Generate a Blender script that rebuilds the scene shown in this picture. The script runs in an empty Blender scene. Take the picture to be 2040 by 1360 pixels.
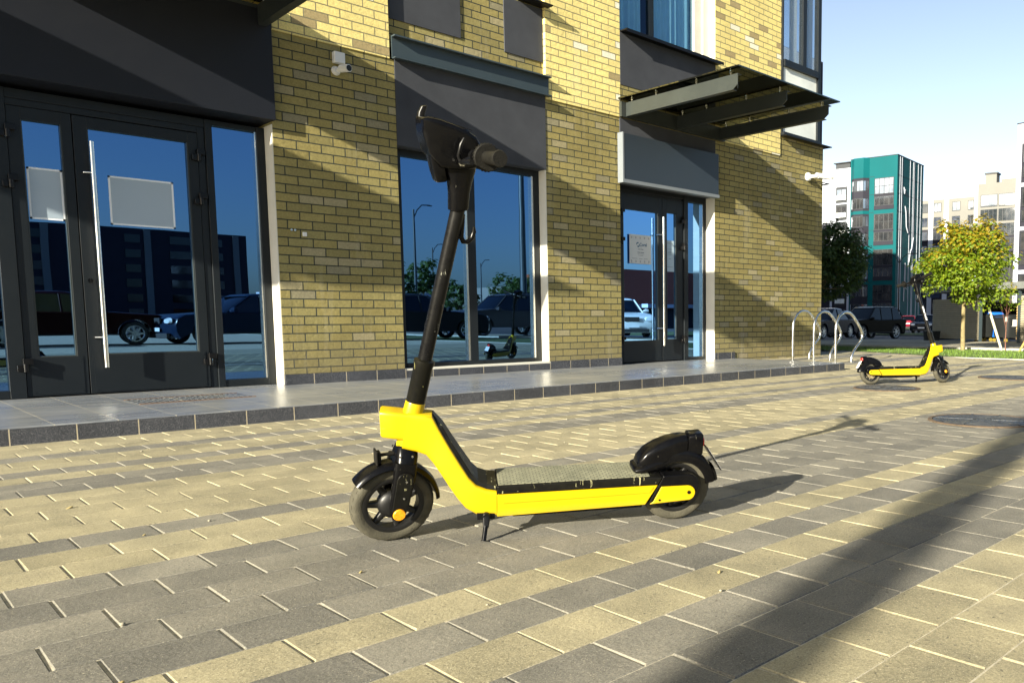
import bpy, bmesh, math, random
from mathutils import Vector, Matrix
R = math.radians
sc = bpy.context.scene
COL = sc.collection
random.seed(7)

# ------------------------------------------------------------------ camera
cam = bpy.data.cameras.new('camera'); camo = bpy.data.objects.new('camera', cam); COL.objects.link(camo)
cam.sensor_width = 36.0; cam.lens = 28.204
cam.shift_x = -0.1810; cam.shift_y = 0.0507
cam.clip_start = 0.05; cam.clip_end = 1500
rt = Vector((0.67347603, -0.73920682, -0.00182042)); dn = Vector((-0.07017713, -0.06148501, -0.99563787)); fw = Vector((0.73587038, 0.67066599, -0.09328409))
mw = Matrix((rt, -dn, -fw)).transposed().to_4x4(); mw.translation = (0, 0, 0.685)
camo.matrix_world = mw
sc.camera = camo

# ------------------------------------------------------------------ sky, sun, exposure
SUN_EL = 18.8
SUN_AZ = math.atan2(-0.2115, -0.9774)          # the sun stands towards -x, a little -y
w = bpy.data.worlds.new('World'); sc.world = w; w.use_nodes = True
nt = w.node_tree
bg = nt.nodes['Background']
sk = nt.nodes.new('ShaderNodeTexSky'); sk.sky_type = 'NISHITA'; sk.sun_disc = False
sk.sun_elevation = R(SUN_EL); sk.sun_rotation = math.pi / 2 - SUN_AZ
sk.air_density = 1.0; sk.dust_density = 1.6; sk.ozone_density = 2.5; sk.altitude = 200
# pale haze low in the sky on the side away from the sun
tc = nt.nodes.new('ShaderNodeTexCoord')
def wm(op, a, b=None, clamp=False):
    x = nt.nodes.new('ShaderNodeMath'); x.operation = op; x.use_clamp = clamp
    for i, v in enumerate((a, b)):
        if v is None: continue
        if hasattr(v, 'links'): nt.links.new(v, x.inputs[i])
        else: x.inputs[i].default_value = v
    return x.outputs[0]
sx = nt.nodes.new('ShaderNodeSeparateXYZ'); nt.links.new(tc.outputs['Generated'], sx.inputs[0])
azm = wm('DIVIDE', wm('SUBTRACT', wm('ADD', wm('MULTIPLY', sx.outputs[0], 0.89), wm('MULTIPLY', sx.outputs[1], 0.45)), 0.60), 0.33, True)
elm = wm('POWER', 2.718, wm('MULTIPLY', wm('MAXIMUM', sx.outputs[2], 0.0), -4.2))
hz = nt.nodes.new('ShaderNodeMix'); hz.data_type = 'RGBA'; hz.blend_type = 'ADD'
nt.links.new(wm('MULTIPLY', azm, elm), hz.inputs[0]); nt.links.new(sk.outputs[0], hz.inputs[6]); hz.inputs[7].default_value = (8.0, 8.4, 9.0, 1)
nt.links.new(hz.outputs[2], bg.inputs[0]); bg.inputs[1].default_value = 0.05
sl = bpy.data.lights.new('sun', 'SUN'); so = bpy.data.objects.new('sun', sl); COL.objects.link(so)
sl.energy = 5.0; sl.angle = R(0.55); sl.color = (1.0, 0.92, 0.74)
sd = Vector((math.cos(SUN_AZ) * math.cos(R(SUN_EL)), math.sin(SUN_AZ) * math.cos(R(SUN_EL)), math.sin(R(SUN_EL))))
so.rotation_euler = sd.to_track_quat('Z', 'Y').to_euler(); so.location = (-20, -5, 20)
sc.view_settings.view_transform = 'Standard'; sc.view_settings.look = 'None'
sc.view_settings.exposure = 1.63; sc.view_settings.gamma = 1.0
sc.cycles.max_bounces = 8; sc.cycles.transparent_max_bounces = 12

# ------------------------------------------------------------------ materials
class NT:
    def __init__(s, name):
        s.m = bpy.data.materials.new(name); s.m.use_nodes = True; s.t = s.m.node_tree
        s.b = s.t.nodes['Principled BSDF']; s.out = s.t.nodes['Material Output']
    def n(s, typ, **k):
        x = s.t.nodes.new(typ)
        for a, v in k.items():
            if a.startswith('i_'):
                key = a[2:]; key = int(key) if key.isdigit() else key.replace('_', ' ')
                x.inputs[key].default_value = v
            else: setattr(x, a, v)
        return x
    def l(s, a, b): s.t.links.new(a, b)
    def coord(s, kind='Object', scale=None, loc=None):
        c = s.n('ShaderNodeTexCoord'); mp = s.n('ShaderNodeMapping')
        if scale: mp.inputs['Scale'].default_value = scale
        if loc: mp.inputs['Location'].default_value = loc
        s.l(c.outputs[kind], mp.inputs[0]); return mp.outputs[0]
    def ramp(s, fac, stops, interp='LINEAR'):
        r = s.n('ShaderNodeValToRGB'); r.color_ramp.interpolation = interp
        e = r.color_ramp.elements
        while len(e) > 1: e.remove(e[-1])
        e[0].position = stops[0][0]; e[0].color = (*stops[0][1], 1) if len(stops[0][1]) == 3 else stops[0][1]
        for p, c in stops[1:]:
            q = e.new(p); q.color = (*c, 1)
        s.l(fac, r.inputs[0]); return r.outputs[0]
    def mix(s, a, b, fac, mode='MIX'):
        x = s.n('ShaderNodeMix', data_type='RGBA', blend_type=mode)
        for v, i in ((fac, 0), (a, 6), (b, 7)):
            if hasattr(v, 'links'): s.l(v, x.inputs[i])
            else: x.inputs[i].default_value = v if not isinstance(v, tuple) else (*v, 1)
        return x.outputs[2]
    def math(s, op, a, b=None, c=None, clamp=False):
        x = s.n('ShaderNodeMath', operation=op, use_clamp=clamp)
        for i, v in enumerate((a, b, c)):
            if v is None: continue
            if hasattr(v, 'links'): s.l(v, x.inputs[i])
            else: x.inputs[i].default_value = v
        return x.outputs[0]
    def bump(s, h, strength=0.3, dist=0.01, prev=None):
        x = s.n('ShaderNodeBump'); x.inputs['Strength'].default_value = strength; x.inputs['Distance'].default_value = dist
        s.l(h, x.inputs['Height'])
        if prev: s.l(prev, x.inputs['Normal'])
        return x.outputs[0]
    def noise(s, vec, scale, detail=4, rough=0.55):
        x = s.n('ShaderNodeTexNoise'); x.inputs['Scale'].default_value = scale; x.inputs['Detail'].default_value = detail
        x.inputs['Roughness'].default_value = rough; s.l(vec, x.inputs['Vector']); return x.outputs[0]

def g3(c, k): return tuple(min(1, v * k) for v in c)

def plain(name, col, rough=0.5, metal=0.0, var=0.12, scale=6.0, bump=0.0, bscale=80, spec=0.5, coat=0.0):
    m = NT(name); v = m.coord()
    n = m.noise(v, scale, 5)
    c = m.ramp(n, [(0.3, g3(col, 1 - var)), (0.7, g3(col, 1 + var))]); m.l(c, m.b.inputs['Base Color'])
    m.b.inputs['Metallic'].default_value = metal
    r = m.math('MULTIPLY_ADD', m.noise(v, scale * 5, 3), 0.2, rough - 0.1, clamp=True); m.l(r, m.b.inputs['Roughness'])
    m.b.inputs['Specular IOR Level'].default_value = spec
    m.b.inputs['Coat Weight'].default_value = coat
    if bump: m.l(m.bump(m.noise(v, bscale, 4), bump, 0.004), m.b.inputs['Normal'])
    return m.m

def scratched(name, col, scr, rough=0.4, amount=0.62, scale=1.0, metal=0.0):
    """dark plastic or painted metal with fine light scratches and dust"""
    m = NT(name); v = m.coord()
    n1 = m.noise(m.coord(scale=(90 * scale, 20 * scale, 14 * scale)), 1.0, 6, 0.7)
    n2 = m.noise(v, 9 * scale, 3)
    s = m.math('MULTIPLY', m.math('GREATER_THAN', n1, amount), m.math('GREATER_THAN', n2, 0.5))
    dust = m.noise(v, 25 * scale, 8, 0.75)
    c0 = m.ramp(dust, [(0.35, col), (0.75, tuple(a * 0.985 + b * 0.015 for a, b in zip(col, scr)))])
    c = m.mix(c0, scr, m.math('MULTIPLY', s, 0.8)); m.l(c, m.b.inputs['Base Color'])
    m.l(m.math('MULTIPLY_ADD', dust, 0.35, rough - 0.15, clamp=True), m.b.inputs['Roughness'])
    m.b.inputs['Metallic'].default_value = metal
    m.b.inputs['Specular IOR Level'].default_value = 0.18
    m.l(m.bump(m.noise(v, 260, 3), 0.05, 0.001), m.b.inputs['Normal'])
    return m.m

def brick_mat(name, stops, mortar, bw=0.2175, bh=0.0775, x0=0.0, z0=0.246, ycoord=False, msize=0.010):
    m = NT(name)
    c = m.n('ShaderNodeTexCoord'); sp = m.n('ShaderNodeSeparateXYZ'); m.l(c.outputs['Object'], sp.inputs[0])
    cb = m.n('ShaderNodeCombineXYZ')
    m.l(m.math('ADD', sp.outputs[1 if ycoord else 0], -x0 + 50 * bw * 2), cb.inputs[0]); m.l(m.math('ADD', sp.outputs[2], -z0 + 50 * bh * 2), cb.inputs[1])
    wob = m.noise(c.outputs['Object'], 14, 2)
    wv = m.n('ShaderNodeVectorMath', operation='SCALE'); wv.inputs['Scale'].default_value = 0.004
    nz = m.n('ShaderNodeTexNoise'); nz.inputs['Scale'].default_value = 14; m.l(c.outputs['Object'], nz.inputs['Vector']); m.l(nz.outputs[1], wv.inputs[0])
    ad = m.n('ShaderNodeVectorMath', operation='ADD'); m.l(cb.outputs[0], ad.inputs[0]); m.l(wv.outputs[0], ad.inputs[1])
    def bt(c1, c2, cm, ms, sm):
        b = m.n('ShaderNodeTexBrick'); m.l(ad.outputs[0], b.inputs['Vector']); b.offset = 0.5; b.squash = 1
        b.inputs['Scale'].default_value = 1; b.inputs['Mortar Size'].default_value = ms; b.inputs['Mortar Smooth'].default_value = sm
        b.inputs['Brick Width'].default_value = bw; b.inputs['Row Height'].default_value = bh
        for k, vv in (('Color1', c1), ('Color2', c2), ('Mortar', cm)): b.inputs[k].default_value = (vv, vv, vv, 1)
        return b
    b = bt(0, 1, 0.5, msize * 0.5, 0.15)
    fac = m.n('ShaderNodeSeparateColor'); m.l(b.outputs[0], fac.inputs[0])
    col = m.ramp(fac.outputs[0], stops, 'CONSTANT')
    big = m.noise(c.outputs['Object'], 1.6, 4)
    fine = m.noise(c.outputs['Object'], 60, 6, 0.7)
    col = m.mix(col, m.ramp(fine, [(0.3, (0.62, 0.62, 0.62)), (0.7, (1.25, 1.25, 1.25))]), 0.55, 'MULTIPLY')
    col = m.mix(col, m.ramp(big, [(0.3, (0.88, 0.88, 0.88)), (0.7, (1.08, 1.08, 1.08))]), 1.0, 'MULTIPLY')
    col = m.mix(col, mortar, b.outputs[1])
    splash = m.math('MULTIPLY', m.math('SUBTRACT', 1.0, m.math('MULTIPLY', m.math('SUBTRACT', sp.outputs[2], 0.19), 2.6), clamp=True), m.noise(c.outputs['Object'], 7, 6, 0.7))
    col = m.mix(col, (0.16, 0.14, 0.10), m.math('MULTIPLY', splash, 0.75, clamp=True))
    streak = m.math('SUBTRACT', m.noise(m.coord(scale=(5, 5, .7)), 1.0, 5, 0.7), 0.56, clamp=True)
    col = m.mix(col, (0.55, 0.53, 0.46), m.math('MULTIPLY', streak, 0.9, clamp=True)); m.l(col, m.b.inputs['Base Color'])
    m.b.inputs['Roughness'].default_value = 0.86; m.b.inputs['Specular IOR Level'].default_value = 0.25
    inv = m.math('SUBTRACT', 1.0, b.outputs[1])
    n1 = m.bump(inv, 1.0, 0.010)
    dents = m.noise(c.outputs['Object'], 26, 3, 0.5)
    wave = m.math('SMOOTH_MIN', dents, 0.52, 0.05)
    n2 = m.bump(wave, 0.55, 0.009, n1)
    n3 = m.bump(fine, 0.45, 0.003, n2)
    m.l(n3, m.b.inputs['Normal'])
    return m.m

M = {}
BR = (0.285, 0.235, 0.095)
M['brick_brown'] = brick_mat('brown_brick', [(0, (0.258, 0.216, 0.081)), (0.3, (0.287, 0.241, 0.091)), (0.55, (0.274, 0.237, 0.095)), (0.8, (0.239, 0.206, 0.083)), (0.9, (0.317, 0.277, 0.157)), (0.955, (0.239, 0.216, 0.134))], (0.035, 0.042, 0.035), x0=3.442)
M['brick_light'] = brick_mat('yellow_brick', [(0, (0.78, 0.65, 0.25)), (0.25, (0.82, 0.68, 0.26)), (0.5, (0.75, 0.63, 0.25)), (0.75, (0.80, 0.68, 0.28)), (0.84, (0.82, 0.79, 0.62)), (0.92, (0.38, 0.30, 0.15))], (0.22, 0.20, 0.12), x0=3.442)
M['brick_side'] = brick_mat('brown_brick_side', [(0, (0.329, 0.262, 0.104)), (0.3, (0.366, 0.293, 0.116)), (0.9, (0.403, 0.336, 0.201))], (0.045, 0.05, 0.045), ycoord=True)
M['render_grey'] = plain('grey_render', (0.050, 0.054, 0.064), 0.85, var=0.12, scale=3.5, bump=0.25, bscale=200, spec=0.2)
M['white_plaster'] = plain('white_plaster', (0.62, 0.60, 0.52), 0.8, var=0.05, bump=0.15)
M['anthracite'] = plain('anthracite_paint', (0.009, 0.012, 0.015), 0.40, var=0.06, scale=2.0, spec=0.3)
M['sign_face'] = plain('sign_face_paint', (0.024, 0.033, 0.045), 0.35, var=0.05, scale=1.5)
M['sign_dark'] = plain('dark_sign_face', (0.012, 0.014, 0.020), 0.5, var=0.05, scale=1.5, spec=0.25)
M['sign_edge'] = plain('sign_edge', (0.17, 0.19, 0.21), 0.4, var=0.03)
M['steel_paint'] = plain('painted_steel', (0.032, 0.038, 0.036), 0.33, var=0.10, scale=4)
M['beam_grey'] = plain('grey_green_steel', (0.035, 0.050, 0.058), 0.4, var=0.08, scale=2)
M['chrome'] = plain('brushed_steel', (0.68, 0.68, 0.66), 0.22, 1.0, var=0.04)
M['black_metal'] = plain('black_metal', (0.004, 0.004, 0.0045), 0.32, var=0.2, spec=0.3)
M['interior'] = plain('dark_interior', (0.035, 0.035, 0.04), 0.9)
M['granite'] = None

def granite():
    m = NT('granite_riser'); c = m.n('ShaderNodeTexCoord'); sp = m.n('ShaderNodeSeparateXYZ'); m.l(c.outputs['Object'], sp.inputs[0])
    sn = m.noise(c.outputs['Object'], 260, 2, 0.9)
    base = m.ramp(sn, [(0.38, (0.014, 0.016, 0.022)), (0.56, (0.045, 0.048, 0.058)), (0.68, (0.26, 0.26, 0.27))])
    n2 = m.noise(c.outputs['Object'], 2.2, 3)
    base = m.mix(base, m.ramp(n2, [(0.3, (0.75, 0.75, 0.75)), (0.7, (1.3, 1.3, 1.3))]), 1.0, 'MULTIPLY')
    fx = m.math('ABSOLUTE', m.math('SUBTRACT', m.math('FRACT', m.math('MULTIPLY', m.math('ADD', sp.outputs[0], -0.876 + 30.0), 1 / 0.298)), 0.5))
    j = m.math('GREATER_THAN', fx, 0.5 - 0.0028 / 0.298)
    m.l(m.mix(base, (0.42, 0.36, 0.25), j), m.b.inputs['Base Color']); m.b.inputs['Roughness'].default_value = 0.5
    m.l(m.bump(m.math('SUBTRACT', 1.0, j), 0.6, 0.003), m.b.inputs['Normal'])
    return m.m
M['granite'] = granite()

def slab():
    m = NT('slate_tiles'); c = m.n('ShaderNodeTexCoord'); sp = m.n('ShaderNodeSeparateXYZ'); m.l(c.outputs['Object'], sp.inputs[0])
    st = m.noise(m.coord(scale=(1.2, 14, 1)), 2.2, 6, 0.65)
    col = m.ramp(st, [(0.28, (0.11, 0.12, 0.14)), (0.5, (0.18, 0.195, 0.215)), (0.72, (0.30, 0.31, 0.31))])
    sm = m.noise(c.outputs['Object'], 1.1, 5)
    col = m.mix(col, (0.30, 0.29, 0.25), m.math('MULTIPLY', m.math('SUBTRACT', sm, 0.45, clamp=True), 2.2, clamp=True))
    def joint(o, off, p, wd):
        f = m.math('ABSOLUTE', m.math('SUBTRACT', m.math('FRACT', m.math('MULTIPLY', m.math('ADD', o, off + 60 * p), 1 / p)), 0.5))
        return m.math('GREATER_THAN', f, 0.5 - wd / p)
    jx = joint(sp.outputs[0], -0.876 - 0.0, 0.298, 0.0022); jy = joint(sp.outputs[1], -5.70, 0.59, 0.0035)
    j = m.math('MAXIMUM', jx, jy)
    m.l(m.mix(col, (0.50, 0.46, 0.36), j), m.b.inputs['Base Color'])
    m.l(m.math('MULTIPLY_ADD', sm, 0.35, 0.12), m.b.inputs['Roughness'])
    m.l(m.bump(m.math('SUBTRACT', st, j), 0.15, 0.003), m.b.inputs['Normal'])
    return m.m
M['slate'] = slab()

def paver(name, lo, hi, spk):
    m = NT(name); v = m.coord()
    geo = m.n('ShaderNodeNewGeometry')
    rnd = geo.outputs['Random Per Island']
    col = m.ramp(rnd, [(0.0, lo), (1.0, hi)])
    big = m.noise(v, 5, 5, 0.6)
    col = m.mix(col, m.ramp(big, [(0.28, (0.72, 0.73, 0.74)), (0.72, (1.22, 1.2, 1.16))]), 1.0, 'MULTIPLY')
    fine = m.noise(v, 170, 5, 0.9)
    col = m.mix(col, m.ramp(fine, [(0.32, (0.45, 0.45, 0.45)), (0.68, (1.5, 1.5, 1.5))]), 0.9, 'MULTIPLY')
    pit = m.noise(v, 75, 2, 0.4)
    col = m.mix(col, (0.05, 0.045, 0.04), m.math('MULTIPLY', m.math('GREATER_THAN', pit, 0.70), 0.6))
    s2 = m.noise(v, 300, 2, 0.5)
    col = m.mix(col, spk, m.math('MULTIPLY', m.math('GREATER_THAN', s2, 0.65), 0.7))
    st = m.noise(v, 2.3, 6, 0.7)
    col = m.mix(col, (0.09, 0.085, 0.07), m.math('MULTIPLY', m.math('SUBTRACT', st, 0.56, clamp=True), 2.4, clamp=True))
    m.l(col, m.b.inputs['Base Color']); m.b.inputs['Roughness'].default_value = 0.82; m.b.inputs['Specular IOR Level'].default_value = 0.3
    m.l(m.bump(fine, 0.7, 0.0022, m.bump(m.noise(v, 60, 5), 0.45, 0.004)), m.b.inputs['Normal'])
    return m.m
M['paver_light'] = paver('beige_paver', (0.285, 0.255, 0.165), (0.370, 0.330, 0.215), (0.55, 0.5, 0.36))
M['paver_dark'] = paver('grey_paver', (0.150, 0.145, 0.128), (0.235, 0.222, 0.185), (0.42, 0.38, 0.28))
M['sand'] = plain('joint_sand', (0.45, 0.41, 0.31), 0.95, var=0.3, scale=60, bump=0.8, bscale=300)
M['asphalt'] = plain('asphalt', (0.055, 0.055, 0.058), 0.9, var=0.2, scale=3, bump=0.5, bscale=120)
M['concrete'] = plain('kerb_concrete', (0.36, 0.35, 0.31), 0.85, var=0.12, scale=5, bump=0.3)
M['soil'] = plain('lawn_soil', (0.055, 0.085, 0.012), 0.95, var=0.35, scale=8, bump=0.6)
M['grass'] = plain('grass_blades', (0.085, 0.15, 0.012), 0.6, var=0.35, scale=5)

def glass(name, refl=0.34, tint=(0.16, 0.18, 0.2), gl=(0.50, 0.66, 0.92), rough=0.0, fk=0.85):
    m = NT(name); t = m.t; t.nodes.remove(m.b)
    tr = m.n('ShaderNodeBsdfTransparent'); tr.inputs[0].default_value = (*tint, 1)
    gg = m.n('ShaderNodeBsdfGlossy'); gg.inputs['Color'].default_value = (*gl, 1); gg.inputs['Roughness'].default_value = rough
    fr = m.n('ShaderNodeFresnel'); fr.inputs[0].default_value = 1.5
    v = m.coord(); h = m.noise(v, 1.3, 2)
    b = m.bump(h, 0.05, 0.004); m.l(b, gg.inputs['Normal'])
    fac = m.math('ADD', m.math('MULTIPLY', fr.outputs[0], fk), refl, clamp=True)
    mx = m.n('ShaderNodeMixShader'); m.l(fac, mx.inputs[0]); m.l(tr.outputs[0], mx.inputs[1]); m.l(gg.outputs[0], mx.inputs[2])
    m.l(mx.outputs[0], m.out.inputs[0])
    return m.m
M['glass'] = glass('coated_glass', 0.50, (0.12, 0.13, 0.15), gl=(0.22, 0.47, 0.90))
M['glass_clear'] = glass('clear_glass', 0.02, (0.88, 0.92, 0.94), (0.8, 0.88, 1.0), fk=0.3)
M['glass_curtain'] = glass('window_glass_curtain', 0.04, (0.62, 0.90, 1.0), (0.45, 0.65, 1.0))
M['glass_canopy'] = glass('bronze_canopy_glass', 0.30, (0.075, 0.07, 0.05), (0.62, 0.62, 0.5), 0.02)
M['frosted'] = plain('frosted_white_panel', (0.66, 0.70, 0.68), 0.18, var=0.12, scale=2.5)

# ------------------------------------------------------------------ mesh helpers
def children(o): return [c for c in bpy.data.objects if c.parent == o]

class MB:
    def __init__(s): s.v = []; s.f = []; s.mi = []; s.sm = []
    def add(s, vs, fs, mi=0, smooth=False):
        o = len(s.v); s.v += [tuple(p) for p in vs]
        for f in fs: s.f.append(tuple(i + o for i in f)); s.mi.append(mi); s.sm.append(smooth)
        return s
    def box(s, x0, x1, y0, y1, z0, z1, mi=0):
        return s.add([(x0, y0, z0), (x1, y0, z0), (x1, y1, z0), (x0, y1, z0), (x0, y0, z1), (x1, y0, z1), (x1, y1, z1), (x0, y1, z1)],
                     [(0, 3, 2, 1), (4, 5, 6, 7), (0, 1, 5, 4), (1, 2, 6, 5), (2, 3, 7, 6), (3, 0, 4, 7)], mi)
    def quad(s, a, b, c, d, mi=0): return s.add([a, b, c, d], [(0, 1, 2, 3)], mi)
    def tube(s, path, r, n=12, mi=0, cap=True, smooth=True):
        P = [Vector(p) for p in path]; rr = r if isinstance(r, (list, tuple)) else [r] * len(P)
        T = [(P[min(i + 1, len(P) - 1)] - P[max(i - 1, 0)]).normalized() for i in range(len(P))]
        up = Vector((0, 0, 1)) if abs(T[0].z) < 0.9 else Vector((1, 0, 0))
        a = T[0].cross(up).normalized(); vs = []; fs = []
        for i, p in enumerate(P):
            a = (a - T[i] * a.dot(T[i])).normalized(); b = T[i].cross(a)
            for k in range(n):
                q = 2 * math.pi * k / n; vs.append(p + (a * math.cos(q) + b * math.sin(q)) * rr[i])
        for i in range(len(P) - 1):
            for k in range(n):
                k2 = (k + 1) % n; fs.append((i * n + k, i * n + k2, (i + 1) * n + k2, (i + 1) * n + k))
        s.add(vs, fs, mi, smooth)
        if cap:
            o = len(s.v) - len(vs)
            s.f.append(tuple(o + k for k in reversed(range(n)))); s.mi.append(mi); s.sm.append(False)
            s.f.append(tuple(o + (len(P) - 1) * n + k for k in range(n))); s.mi.append(mi); s.sm.append(False)
        return s
    def lathe(s, prof, c, axis='y', n=40, mi=0, smooth=True, closed=False, a0=0, a1=2 * math.pi):
        """prof: (radius, along-axis) pairs"""
        full = abs(a1 - a0 - 2 * math.pi) < 1e-6; m = n if full else n + 1
        vs = []; fs = []; c = Vector(c); L = len(prof)
        for k in range(m):
            q = a0 + (a1 - a0) * k / n; ca, sa = math.cos(q), math.sin(q)
            for (r, h) in prof:
                p = {'y': (r * ca, h, r * sa), 'z': (r * ca, r * sa, h), 'x': (h, r * ca, r * sa)}[axis]
                vs.append(c + Vector(p))
        for k in range(n):
            k2 = (k + 1) % m
            for i in range(L if closed else L - 1):
                i2 = (i + 1) % L; fs.append((k * L + i, k * L + i2, k2 * L + i2, k2 * L + i))
        return s.add(vs, fs, mi, smooth)
    def loft(s, st, n=20, ex=2.6, mi=0, smooth=True):
        """st: (centre, a-axis, b-axis, half a, half b)"""
        vs = []; fs = []
        for c, a, b, ha, hb in st:
            c = Vector(c); a = Vector(a).normalized(); b = Vector(b).normalized()
            for k in range(n):
                q = 2 * math.pi * k / n; ca, sa = math.cos(q), math.sin(q)
                vs.append(c + a * (ha * math.copysign(abs(ca) ** (2 / ex), ca)) + b * (hb * math.copysign(abs(sa) ** (2 / ex), sa)))
        for i in range(len(st) - 1):
            for k in range(n):
                k2 = (k + 1) % n; fs.append((i * n + k, i * n + k2, (i + 1) * n + k2, (i + 1) * n + k))
        fs.append(tuple(reversed(range(n)))); fs.append(tuple((len(st) - 1) * n + k for k in range(n)))
        return s.add(vs, fs, mi, smooth)
    def prism(s, poly, y0, y1, mi=0, plane='xz'):
        n = len(poly)
        def P(p, h): return {'xz': (p[0], h, p[1]), 'xy': (p[0], p[1], h), 'yz': (h, p[0], p[1])}[plane]
        vs = [P(p, y0) for p in poly] + [P(p, y1) for p in poly]
        fs = [tuple(range(n)), tuple(reversed(range(n, 2 * n)))] + [(i, (i + 1) % n + 0, (i + 1) % n + n, i + n) for i in range(n)]
        fs = [fs[0], fs[1]] + [tuple(reversed(f)) for f in fs[2:]]
        return s.add(vs, fs, mi)
    def build(s, name, mats, parent=None, bevel=0, seg=2, fix=True, autosmooth=False, sub=0):
        me = bpy.data.meshes.new(name); me.from_pydata(s.v, [], s.f); me.update()
        if not isinstance(mats, (list, tuple)): mats = [mats]
        for m in mats: me.materials.append(m)
        me.polygons.foreach_set('material_index', s.mi); me.polygons.foreach_set('use_smooth', [bool(x) for x in s.sm])
        if fix:
            bm = bmesh.new(); bm.from_mesh(me); bmesh.ops.recalc_face_normals(bm, faces=bm.faces[:])
            if not bevel and any(s.sm):
                for e in bm.edges:
                    if len(e.link_faces) == 2 and e.calc_face_angle(0) > R(42): e.smooth = False
            bm.to_mesh(me); bm.free()
        o = bpy.data.objects.new(name, me); COL.objects.link(o)
        if parent: o.parent = parent
        if bevel:
            b = o.modifiers.new('bevel', 'BEVEL'); b.width = bevel; b.segments = seg; b.limit_method = 'ANGLE'; b.angle_limit = R(35); b.harden_normals = False
            me.polygons.foreach_set('use_smooth', [True] * len(me.polygons))
            wn = o.modifiers.new('wn', 'WEIGHTED_NORMAL'); wn.keep_sharp = False
        if sub:
            b = o.modifiers.new('sub', 'SUBSURF'); b.levels = sub; b.render_levels = sub
        return o

def empty(name, loc=(0, 0, 0), rot=(0, 0, 0)):
    o = bpy.data.objects.new(name, None); COL.objects.link(o); o.location = loc; o.rotation_euler = rot; o.empty_display_size = 0.2; return o
def tag(o, label=None, cat=None, group=None, kind=None):
    for k, v in (('label', label), ('category', cat), ('group', group), ('kind', kind)):
        if v: o[k] = v
    return o
def struct(o): o['kind'] = 'structure'; return o
def copy_tree(o, parent=None):
    c = o.copy(); COL.objects.link(c); c.parent = parent
    for ch in children(o): copy_tree(ch, c)
    return c
def text_mesh(name, txt, size, mat, parent, M4, extrude=0.0005, font_bold=0.0, align='CENTER'):
    cu = bpy.data.curves.new(name, 'FONT'); cu.body = txt; cu.size = size; cu.extrude = extrude; cu.offset = font_bold; cu.align_x = align; cu.align_y = 'CENTER'
    to = bpy.data.objects.new(name + '_tmp', cu); COL.objects.link(to)
    dg = bpy.context.evaluated_depsgraph_get(); me = bpy.data.meshes.new_from_object(to.evaluated_get(dg))
    bpy.data.objects.remove(to); me.materials.clear(); me.materials.append(mat); me.transform(M4)
    o = bpy.data.objects.new(name, me); COL.objects.link(o); o.parent = parent; return o
# ------------------------------------------------------------------ terrain
def tz(x, y):
    z = 0.0
    if x > 13.3: z -= 0.06 * min(1, (x - 13.3) / 11.7)
    if x > 25: z -= 0.44 * min(1, (x - 25) / 15)
    if y > 5.7: z += 0.03 * min(y - 5.7, 2.4) * max(0, min(1, (16.5 - x) / 4))
    return z

def sheet(name, xs, ys, dz, mat):
    b = MB(); vs = [(x, y, tz(x, y) + dz) for x in xs for y in ys]; n = len(ys)
    b.add(vs, [(i * n + j, (i + 1) * n + j, (i + 1) * n + j + 1, i * n + j + 1) for i in range(len(xs) - 1) for j in range(n - 1)])
    return struct(b.build(name, mat))
struct(sheet('ground', [-400, -60, -20, 0, 5, 9, 12.5, 13.3, 14.5, 16.5, 20, 25, 30, 35, 40, 60, 150, 500], [-400, -60, -5, 0, 5.7, 6.5, 7.3, 8.1, 12, 20, 60, 500], -0.035, M['asphalt']))

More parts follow.
